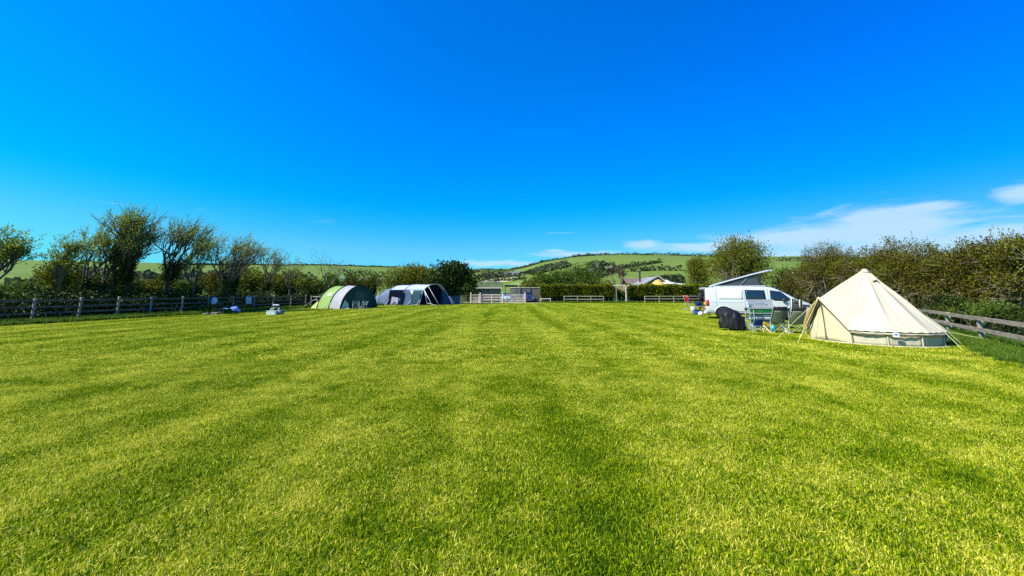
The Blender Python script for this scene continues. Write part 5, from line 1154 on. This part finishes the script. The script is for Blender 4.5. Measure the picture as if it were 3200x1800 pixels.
# ------------------------------------------------------------------ camping gear
ALU = mat('aluminium', (.72, .73, .74), .35, .6, var=.05); OLIVF = fab('olive_grey_fabric', (.25, .265, .19)); CHARF = fab('charcoal_fabric', (.07, .07, .08)); BLUEF = fab('bright_blue_fabric', (.02, .06, .30)); REDF = fab('red_fabric', (.5, .035, .02)); WHF = fab('white_fabric', (.8, .8, .8))
def camp_chair(loc, rz, label, sw=.50, hb=1.0, fabm=OLIVF, bandm=CHARF, group='folding camp chairs beside the bell tent', fold=0, cat='camp chair', sh=.42, fr=ALU):
    """faces +y; the back is at -y"""
    t = empty('camp_chair', loc, rz, label, cat, group); w = sw / 2
    MB().sheet([[(-w + 2 * w * i / 6, -.22 + .44 * j / 4, sh - .05 * math.sin(math.pi * j / 4) * math.sin(math.pi * i / 6) - (.03 if j < 2 else 0)) for j in range(5)] for i in range(7)]).build('seat', bandm, t, smooth=True, solid=.012)
    def back(u, v): return (-w + 2 * w * u + .02 * math.sin(9 * v + fold) * fold, -.20 - .24 * v - .05 * math.sin(math.pi * u), sh - .02 + (hb - sh) * v + (.015 * math.sin(u * 20) if v > .98 else 0))
    MB().sheet([[back(i / 8, j / 8 * .76) for j in range(9)] for i in range(9)]).build('backrest', fabm, t, smooth=True, solid=.012)
    MB().sheet([[back(i / 8, .76 + .24 * j / 3) for j in range(4)] for i in range(9)]).build('headrest', bandm, t, smooth=True, solid=.014)
    for s in (-1, 1):
        MB().tube([(s * (w + .01), -.19, .0 + sh * .55), (s * (w + .01), -.20, sh), (s * (w + .01), -.45, hb + .01)], .012, 6).build('back_frame', fr, t)
        MB().tube([(s * (w + .04), .24, 0), (s * (w + .05), .22, .62)], .012, 6).build('leg', fr, t); MB().tube([(s * (w + .04), -.26, 0), (s * (w + .02), -.22, sh + .02)], .012, 6).build('leg', fr, t)
        MB().bar((s * (w + .05), .26, .63), (s * (w + .05), -.30, .64), .045, .025).build('armrest', BLK, t, bevel=.008)
        MB().tube([(s * (w + .04), .24, .02), (-s * (w + .03), .22, sh - .03)], .009, 5).build('brace', fr, t); MB().tube([(s * (w + .04), -.25, .02), (-s * (w + .03), -.24, sh - .03)], .010, 5).build('brace', fr, t)
        MB().tube([(s * (w + .045), -.25, .02), (s * (w + .045), .23, sh - .02)], .009, 5).build('brace', fr, t)
    return t
pa = G(2424, 1041); pb = G(2484, 1043)
camp_chair(pa + Vector((0, .1, 0)), rad(8), 'olive folding camp chair seen from behind, the one against the camping kitchen', hb=1.06, sw=.60)
camp_chair(pb + Vector((0, .1, 0)), rad(4), 'olive folding camp chair seen from behind, the one next to the bell tent', hb=1.05, sw=.60, fold=1)
# striped towel over a third chair behind
pc_ = G(2500, 1014); camp_chair(pc_ + Vector((0, .2, 0)), rad(-30), 'dark camp chair behind the others with a striped towel over its back', hb=1.22, sw=.5, fabm=CHARF)
tw = empty('striped_towel', pc_ + Vector((-.02, .2, 0)), rad(-30), 'black and white striped towel hanging over the back of the dark chair', 'towel')
for i in range(7):
    m_ = WHF if i % 2 == 0 else BLKF; x0 = -.22 + .055 * i
    MB().sheet([[(x0 + .055 * k + .02 * v, -.26 - .23 * v - .03 * math.sin(i + k), .62 + .64 * v + .03 * math.sin(i * .9)) for v in (0, .25, .5, .75, 1)] for k in (0, 1)]).build('stripe', m_, tw, solid=.012)
# small blue child's chair
pd = G(2366, 1038)
camp_chair(pd + Vector((0, .12, 0)), rad(-5), 'small blue child-size folding chair with white trim in front of the camping kitchen', sw=.33, hb=.62, sh=.28, fabm=BLUEF, bandm=fab('blue_white_fabric', (.30, .42, .62)), group=None)
# covered barbecue
pe = G(2304, 1036) + Vector((0, .35, 0)); t = empty('covered_barbecue', pe, 0, 'round barbecue on legs hidden under a glossy black cover', 'barbecue')
g = np.random.default_rng(9); rows = []
from mathutils import noise as mnoise
def cov(th, v):
    # v 0 bottom .. 1 top : tilted dish shape
    prof = [(.50, .12), (.49, .30), (.46, .50), (.43, .66), (.33, .79), (.16, .86), (0.0, .87)]
    f = v * (len(prof) - 1); k = min(int(f), len(prof) - 2); r_ = prof[k][0] + (prof[k + 1][0] - prof[k][0]) * (f - k); z = prof[k][1] + (prof[k + 1][1] - prof[k][1]) * (f - k)
    r_ *= 1 + (.12 * math.cos(th - 2.6) * (v > .4))
    q_ = Vector((math.cos(th) * 2.3, math.sin(th) * 2.3, v * 3.1)); r_ *= 1 + .16 * mnoise.noise(q_) + .14 * abs(mnoise.noise(q_ * 2.2)) + .09 * mnoise.noise(Vector((math.cos(th) * 6, math.sin(th) * 6, v * 1.5))) * (1.3 - v)
    return Vector((r_ * math.cos(th) + .02, r_ * .8 * math.sin(th), z + .03 * math.sin(3 * th) - .05 * math.cos(th) * v * 2 * 0.5 + (.10 * mnoise.noise(Vector((math.cos(th) * 3, math.sin(th) * 3, 7))) * (1 - v) + .06 * (1 - v) * math.sin(th * 2.0 + .8))))
MB().sheet([[cov(2 * math.pi * i / 64, j / 20) for j in range(21)] for i in range(65)]).build('cover', mat('black_vinyl', (0.012, 0.012, 0.013), .5, var=.2, scale=5, spec=.3, bump=.6, bscale=7), t, smooth=True)
for x, y in ((-.27, -.18), (.30, -.18), (-.27, .22), (.30, .22)): MB().tube([(x, y, 0), (x, y, .26)], .016, 6).build('leg', ALU, t)
MB().tube([(-.27, -.18, .02), (.30, -.18, .02)], .012, 6).build('foot_rail', ALU, t)
# camping kitchen
pk0 = G(2388, 1028); t = empty('camping_kitchen', pk0, rad(-6), 'tall grey camping kitchen stand with a windshield and shelves of green and teal boxes, behind the chairs', 'camping kitchen')
GMET = mat('grey_enamel', (.28, .30, .30), .4, var=.08, coat=.3); KW = 1.26
for x in (-KW / 2, -KW / 2 + .16, KW / 2): 
    for y in (-.2, .22): MB().tube([(x, y, 0), (x, y, .92)], .016, 6).build('leg', ALU, t)
MB().box((0, 0, .92), (KW + .06, .50, .035)).build('worktop', GMET, t, bevel=.008)
MB().sheet([[(x_ * (1 if v < 1 else .93), .20 + .10 * v, .94 + .34 * v) for v in (0, .5, 1)] for x_ in (-KW / 2 + .05, 0, KW / 2)]).build('windshield', GMET, t, solid=.015)
for s in (-1, 1): MB().add([(s * (KW / 2 - .02), .20, .94), (s * (KW / 2 - .02), -.14, .94), (s * (KW / 2 - .04), .02, 1.20), (s * (KW / 2 - .05), .29, 1.28)], [(0, 1, 2, 3)]).build('side_shield', mat('pale_enamel', (.42, .45, .46), .35, coat=.3), t, solid=.012)
for x in (-.32, .28): MB().box((x, .228, 1.0), (.12, .02, .045)).build('slot', mat('white_print', (0.85, 0.86, 0.8), 0.6), t); MB().box((x, .222, 1.035), (.12, .02, .03)).build('slot', BLK, t)
text_obj('lettering', 'Alair', .135, Matrix.Translation((.03, .235, 1.13)) @ Matrix.Rotation(rad(74), 4, 'X'), mat('silver_letters', (.50, .52, .53), .3, .3), t, shear=.3, sx=1.3)
MB().box((.02, .05, .79), (KW - .3, .36, .16)).build('shelf_box', mat('bright_green_plastic', (.02, .36, .05), .5), t, bevel=.01)  # green is the colour of the plastic itself
text_obj('lettering', 'MyO', .10, Matrix.Translation((-.18, -.136, .80)) @ Matrix.Rotation(rad(90), 4, 'X'), mat('pale_green_letters', (.5, .85, .5), .5), t, sx=1.2)
MB().box((.02, .05, .56), (KW - .3, .38, .22)).build('storage_unit', mat('teal_fabric', (.10, .22, .20), .7, var=.2), t, bevel=.02); MB().box((.02, .05, .30), (KW - .3, .38, .20)).build('storage_unit', mat('teal_fabric', (.10, .22, .20), .7, var=.2), t, bevel=.02)
MB().box((.12, -.146, .54), (.34, .01, .13)).build('sign', mat('plate_white', (.75, .75, .72), .5), t); text_obj('lettering', 'NW AN', .075, Matrix.Translation((.12, -.154, .54)) @ Matrix.Rotation(rad(90), 4, 'X'), BLK, t, sx=1.15)
for z in (.44, .68): MB().box((0, 0, z), (KW - .05, .46, .02)).build('shelf', ALU, t)
MB().lathe((-KW / 2 - .1, -.1, .86), [(.0, -.06), (.06, -.04), (.06, .04), (0, .06)], 10, axis='X').build('knob', BLK, t)
# yellow crate, teal dustpan
q = MB().box((0, 0, .14), (.30, .24, .02)).box((0, -.12, .25), (.32, .02, .22)).box((0, .12, .25), (.32, .02, .22)).box((-.15, 0, .25), (.02, .24, .22)).box((.15, 0, .25), (.02, .24, .22)).box((0, 0, .06), (.26, .2, .12)).build('storage_crate', mat('yellow_plastic', (.72, .45, .02), .5), bevel=.008); q.location = G(2396, 1034) + Vector((0, .0, .012)); tag(q, 'yellow plastic crate between the blue chair and the olive chairs', 'crate')
q = MB().lathe((0, 0, 0), [(.05, 0), (.11, .02), (.10, .16), (.03, .24), (.015, .38)], 12).build('water_bottle', mat('teal_plastic', (.02, .35, .28), .4), smooth=True); q.location = G(2430, 1037) + Vector((0, .25, .012)); tag(q, 'teal plastic flask standing under the nearer olive chair', 'flask')
# gear left of the campervan
def on(px, py, dy=0): return G(px, py) + Vector((0, dy, 0))
pt_ = on(2180, 984); t = empty('folding_table', pt_, rad(-4), 'white folding camping table left of the campervan', 'table')
TW = .86; MB().box((0, 0, .60), (TW, .5, .025)).build('table_top', WHITE, t, bevel=.006)
for x in (-TW / 2 + .05, TW / 2 - .05):
    for s in (-1, 1): MB().tube([(x, s * .22, 0), (x, s * .2, .6)], .014, 6).build('leg', ALU, t)
MB().tube([(-TW / 2 + .05, -.21, .2), (TW / 2 - .05, -.21, .2)], .011, 6).build('stretcher', ALU, t); MB().tube([(TW / 2 - .02, -.2, .35), (TW / 2 + .5, -.5, 0)], .014, 6).build('brace', ALU, t)
def bag(loc, d, m, label, name='holdall', seed=0, cat='bag', rz=0, extra=None):
    g = random.Random(seed); rows = []
    for i in range(17):
        th = 2 * math.pi * i / 16; row = []
        for j in range(9):
            ph = math.pi * j / 8; r_ = 1 + .10 * math.sin(3 * th + 2 * ph + seed) + .05 * math.sin(7 * th + seed)
            cx = math.copysign(abs(math.cos(th)) ** .6, math.cos(th)); sy = math.copysign(abs(math.sin(th)) ** .6, math.sin(th))
            row.append((d[0] / 2 * cx * math.sin(ph) ** .6 * r_, d[1] / 2 * sy * math.sin(ph) ** .6 * r_, d[2] / 2 - d[2] / 2 * math.copysign(abs(math.cos(ph)) ** .8, math.cos(ph))))
        rows.append(row)
    o = MB().sheet(rows).build(name, m, smooth=True); o.location = loc; o.rotation_euler = (0, 0, rz)
    hd = MB().tube([(-d[0] * .2, -d[1] * .25, d[2] * .9), (-d[0] * .12, -d[1] * .3, d[2] * 1.15), (d[0] * .12, -d[1] * .3, d[2] * 1.15), (d[0] * .2, -d[1] * .25, d[2] * .9)], .012, 5).build('strap', BLKF, o)
    return tag(o, label, cat)
bag(pt_ + Vector((.1, 0, .62)), (.42, .3, .30), fab('navy_cloth', (.01, .02, .10)), 'navy cool bag standing on the white folding table, on its left part', 'cool_bag', 2)
bag(pt_ + Vector((.0, .1, .012)), (.5, .4, .34), BLUEF, 'bright blue bag on the grass beneath the white folding table', 'holdall', 3)
bag(on(2166, 972), (.36, .3, .42), WHF, 'bulging white carrier bag at the left end of the folding table', 'carrier_bag', 4)
q = MB().sheet([[(-.55 + 1.1 * i / 8, -.3 + .6 * j / 4, .03 + .05 * math.sin(i * 1.1 + j)) for j in range(5)] for i in range(9)]).build('ground_mat', fab('pale_blue_fabric', (.12, .30, .55)), smooth=True, solid=.02); q.location = on(2150, 968); q.rotation_euler = (0, 0, .5); tag(q, 'crumpled blue mat lying on the grass left of the carrier bag', 'mat')
q = MB().lathe((0, 0, .17), [(0, -.16), (.10, -.13), (.16, -.05), (.17, .02), (.12, .11), (.05, .15), (0, .16)], 18).build('ball', mat('off_white_vinyl', (.78, .76, .68), .45), smooth=True); q.location = on(2190, 989); tag(q, 'off-white ball on the grass in front of the folding table', 'ball')
camp_chair(on(2153, 958, 0), rad(200), 'red and white folding chair at the foot of the far fence, left of the campervan', sw=.62, hb=1.25, sh=.5, fabm=REDF, bandm=fab('pale_red_fabric', (.75, .25, .2)), group=None)
# bicycle with red panniers, and a jug of foliage
pb_ = on(2212, 985, .2); t = empty('child_bicycle', pb_, rad(80), 'small bicycle with a red bag hanging on it, leaning at the rear of the campervan', 'bicycle')
for x in (-.42, .42):
    MB().tube([(x + .23 * math.cos(a), 0, .25 + .23 * math.sin(a)) for a in [2 * math.pi * k / 20 for k in range(21)]], .02, 6, cap=False).build('wheel', TYRE, t)
DR_ = mat('dark_red_paint', (.18, .02, .015), .3, coat=.5)
MB().tube([(-.42, 0, .25), (-.15, 0, .62), (.3, 0, .6), (.42, 0, .25)], .018, 6).tube([(-.15, 0, .62), (-.02, 0, .27), (.3, 0, .58)], .018, 6).tube([(-.42, 0, .25), (-.02, 0, .27)], .014, 6).build('frame', DR_, t)
MB().box((-.17, 0, .72), (.22, .12, .05)).build('saddle', BLK, t, bevel=.015); MB().tube([(.27, -.24, .84), (.3, 0, .80), (.27, .24, .84)], .013, 6).tube([(.3, 0, .58), (.3, 0, .82)], .013, 6).build('handlebar', BLK, t)
bag(pb_ + Vector((-.06, -.16, .22)), (.34, .24, .42), fab('brick_red_fabric', (.55, .13, .07)), 'brick-red bag hanging on the small bicycle', 'pannier_bag', 6)
bush('potted_plant', on(2200, 984, .5), (.42, .42, .85), 'small potted leafy plant between the folding table and the bicycle', leaf=LF_GREEN, n=160, lsize=.10, seed=3, blobs=4, twigs=14, lift=.3, cat='potted plant')
po = MB().lathe((0, 0, 0), [(.10, 0), (.14, .22), (.15, .24), (.12, .24)], 14).build('plant_pot', mat('terracotta', (.35, .16, .09), .8)); po.location = on(2200, 984, .5); tag(po, 'terracotta pot of the small leafy plant', 'pot')

# gear on the left side of the field
pl_ = on(852, 985, .2); t = empty('folding_chair', pl_, rad(10), 'pale folding frame chair standing over a crate, alone on the left lawn', 'folding chair'); t.scale = (.85, .85, .85)
MB().tube([(-.55, -.1, 0), (-.32, .1, .55), (.30, .1, .62), (.42, -.05, 0)], .02, 6).tube([(-.35, .15, .5), (.1, -.15, .05)], .014, 6).tube([(-.18, -.2, .02), (-.1, .1, .8), (.25, .1, .8), (.4, -.2, .3)], .016, 6).build('frame', ALU, t)
MB().box((.05, .05, .82), (.46, .26, .11)).build('seat', WHF, t, bevel=.03); MB().box((.05, .05, .755), (.50, .30, .025)).build('seat_board', BLK, t)
q = MB()
for x in (-.3, .3): q.box((x, 0, .15), (.02, .4, .3))
for y in (-.2, .2): q.box((0, y, .15), (.62, .02, .3))
for k in range(6): q.box((-.25 + .1 * k, -.215, .14), (.03, .012, .22))
q.box((0, -.21, .29), (.66, .03, .04)); q.box((0, 0, .02), (.6, .4, .02)); q = q.build('plastic_crate', mat('pale_plastic', (.72, .76, .74), .5)); q.location = pl_ + Vector((-.05, -.15, .012)); tag(q, 'pale slatted plastic crate standing under the folding frame chair on the left lawn', 'crate')
bag(pl_ + Vector((.30, .1, .012)), (.5, .45, .36), fab('grey_green_cloth', (.16, .22, .21)), 'grey-green bundle behind the pale crate on the left lawn', 'holdall', 8)
pf = on(705, 984, .2); t = empty('low_table', pf, rad(4), 'low black camp table half draped with a blue and white cloth on the left lawn', 'table')
MB().box((0, 0, .42), (1.1, .6, .03)).build('table_top', BLK, t)
for x in (-.48, .48):
    for y in (-.25, .25): MB().box((x, y, .21), (.07, .05, .42)).build('leg', BLK, t)
q = MB().sheet([[(-.15 + .85 * i / 10, -.36 + .72 * j / 6, .46 + .03 * math.sin(i * 1.3 + j) + (.14 * max(0, 1 - abs(i - 5) / 2.5) * (j > 3)) - (.2 * max(0, (i - 8)) / 2)) for j in range(7)] for i in range(11)]).build('tablecloth', fab('blue_checked_cloth', (.20, .30, .62), var=.5, scale=3), smooth=True, solid=.012); q.location = pf; tag(q, 'crumpled blue and white cloth lying over the low black table', 'cloth')
fp = pf + Vector((-1.05, .35, 0)); t = empty('fire_bowl', fp, 0, 'dark fire bowl on a stand beside the low black table', 'fire bowl')
MB().lathe((0, 0, .55), [(.0, 0), (.2, .03), (.36, .16), (.38, .22), (.34, .21)], 18).build('bowl', mat('sooty_iron', (.02, .017, .014), .8, var=.4), t)
for a in (0.3, 2.4, 4.5): MB().tube([(.12 * math.cos(a), .12 * math.sin(a), .57), (.32 * math.cos(a), .32 * math.sin(a), 0)], .014, 6).build('leg', mat('sooty_iron', (.02, .017, .014), .8, var=.4), t)
q = MB(); g = random.Random(4)
for k in range(11):
    x = g.uniform(-.45, .45); y = g.uniform(-.15, .15); a = g.uniform(-.5, .5); q.bar((x - .22 * math.cos(a), y - .2 * math.sin(a), .05 + .05 * (k % 3)), (x + .22 * math.cos(a), y + .2 * math.sin(a), .06 + .06 * (k % 3)), .07, .07)
q = q.build('firewood', mat('split_logs', (.20, .16, .12), .85, var=.8, scale=5, col2=(.55, .5, .42)), bevel=.01); q.location = pf + Vector((-.95, -.3, 0)); tag(q, 'heap of split firewood in front of the fire bowl', 'firewood')
# things hanging on the left fence
def fence_pt(px, z, off=.1): s = line_px(LF_A, LFD, px); return lf(s, off) + Vector((0, 0, z))
FR = math.atan2(LFD.y, LFD.x)
q = MB().sheet([[(-.30 + .6 * i / 6, .03 * math.sin(i + j) , -.62 * j / 6) for j in range(7)] for i in range(7)]).build('towel', fab('grey_white_towel', (.48, .53, .55)), smooth=True, solid=.02); q.location = fence_pt(769, 1.22, .14); q.rotation_euler = (0, 0, FR); tag(q, 'pale grey towel hanging over the left fence rails', 'towel')
q = bag(fence_pt(658, .60, .22), (.42, .22, .62), fab('pale_bag', (.62, .66, .68)), 'pale plastic bag tied to a post of the left fence', 'waste_bag', 11); q.rotation_euler = (0, 0, FR)
# chairs in front of the green tent
for px, lab, rz_ in ((1112, 'white-framed dark chair left in front of the green tent door', .4), (1132, 'white-framed dark chair right in front of the green tent door', -.3)):
    camp_chair(on(px, 967.5), rz_ + math.pi, lab, sw=.5, hb=.78, fabm=DGRN, bandm=DGRN, group='chairs in front of the green tent', fr=WHITE)
q = MB()
for k in range(5): q.lathe((.12 * k - .3, 0, .06), [(0, -.06), (.06, -.03), (.06, .03), (0, .06)], 10)
q = q.build('shoes', fab('dark_shoe', (.05, .04, .035))); q.location = on(1036, 967.6, -.1); tag(q, 'few dark shoes on the grass at the grey panel of the green tent', 'shoes')
# clump of weeds by the left fence
bush('weed_clump', fence_pt(612, 0, .55), (2.2, .9, .62), 'leafy dock clump at the foot of the left fence, left of the tied bag', leaf=LF_GREEN, n=1500, lsize=.14, seed=66, blobs=6, twigs=30, group=None)
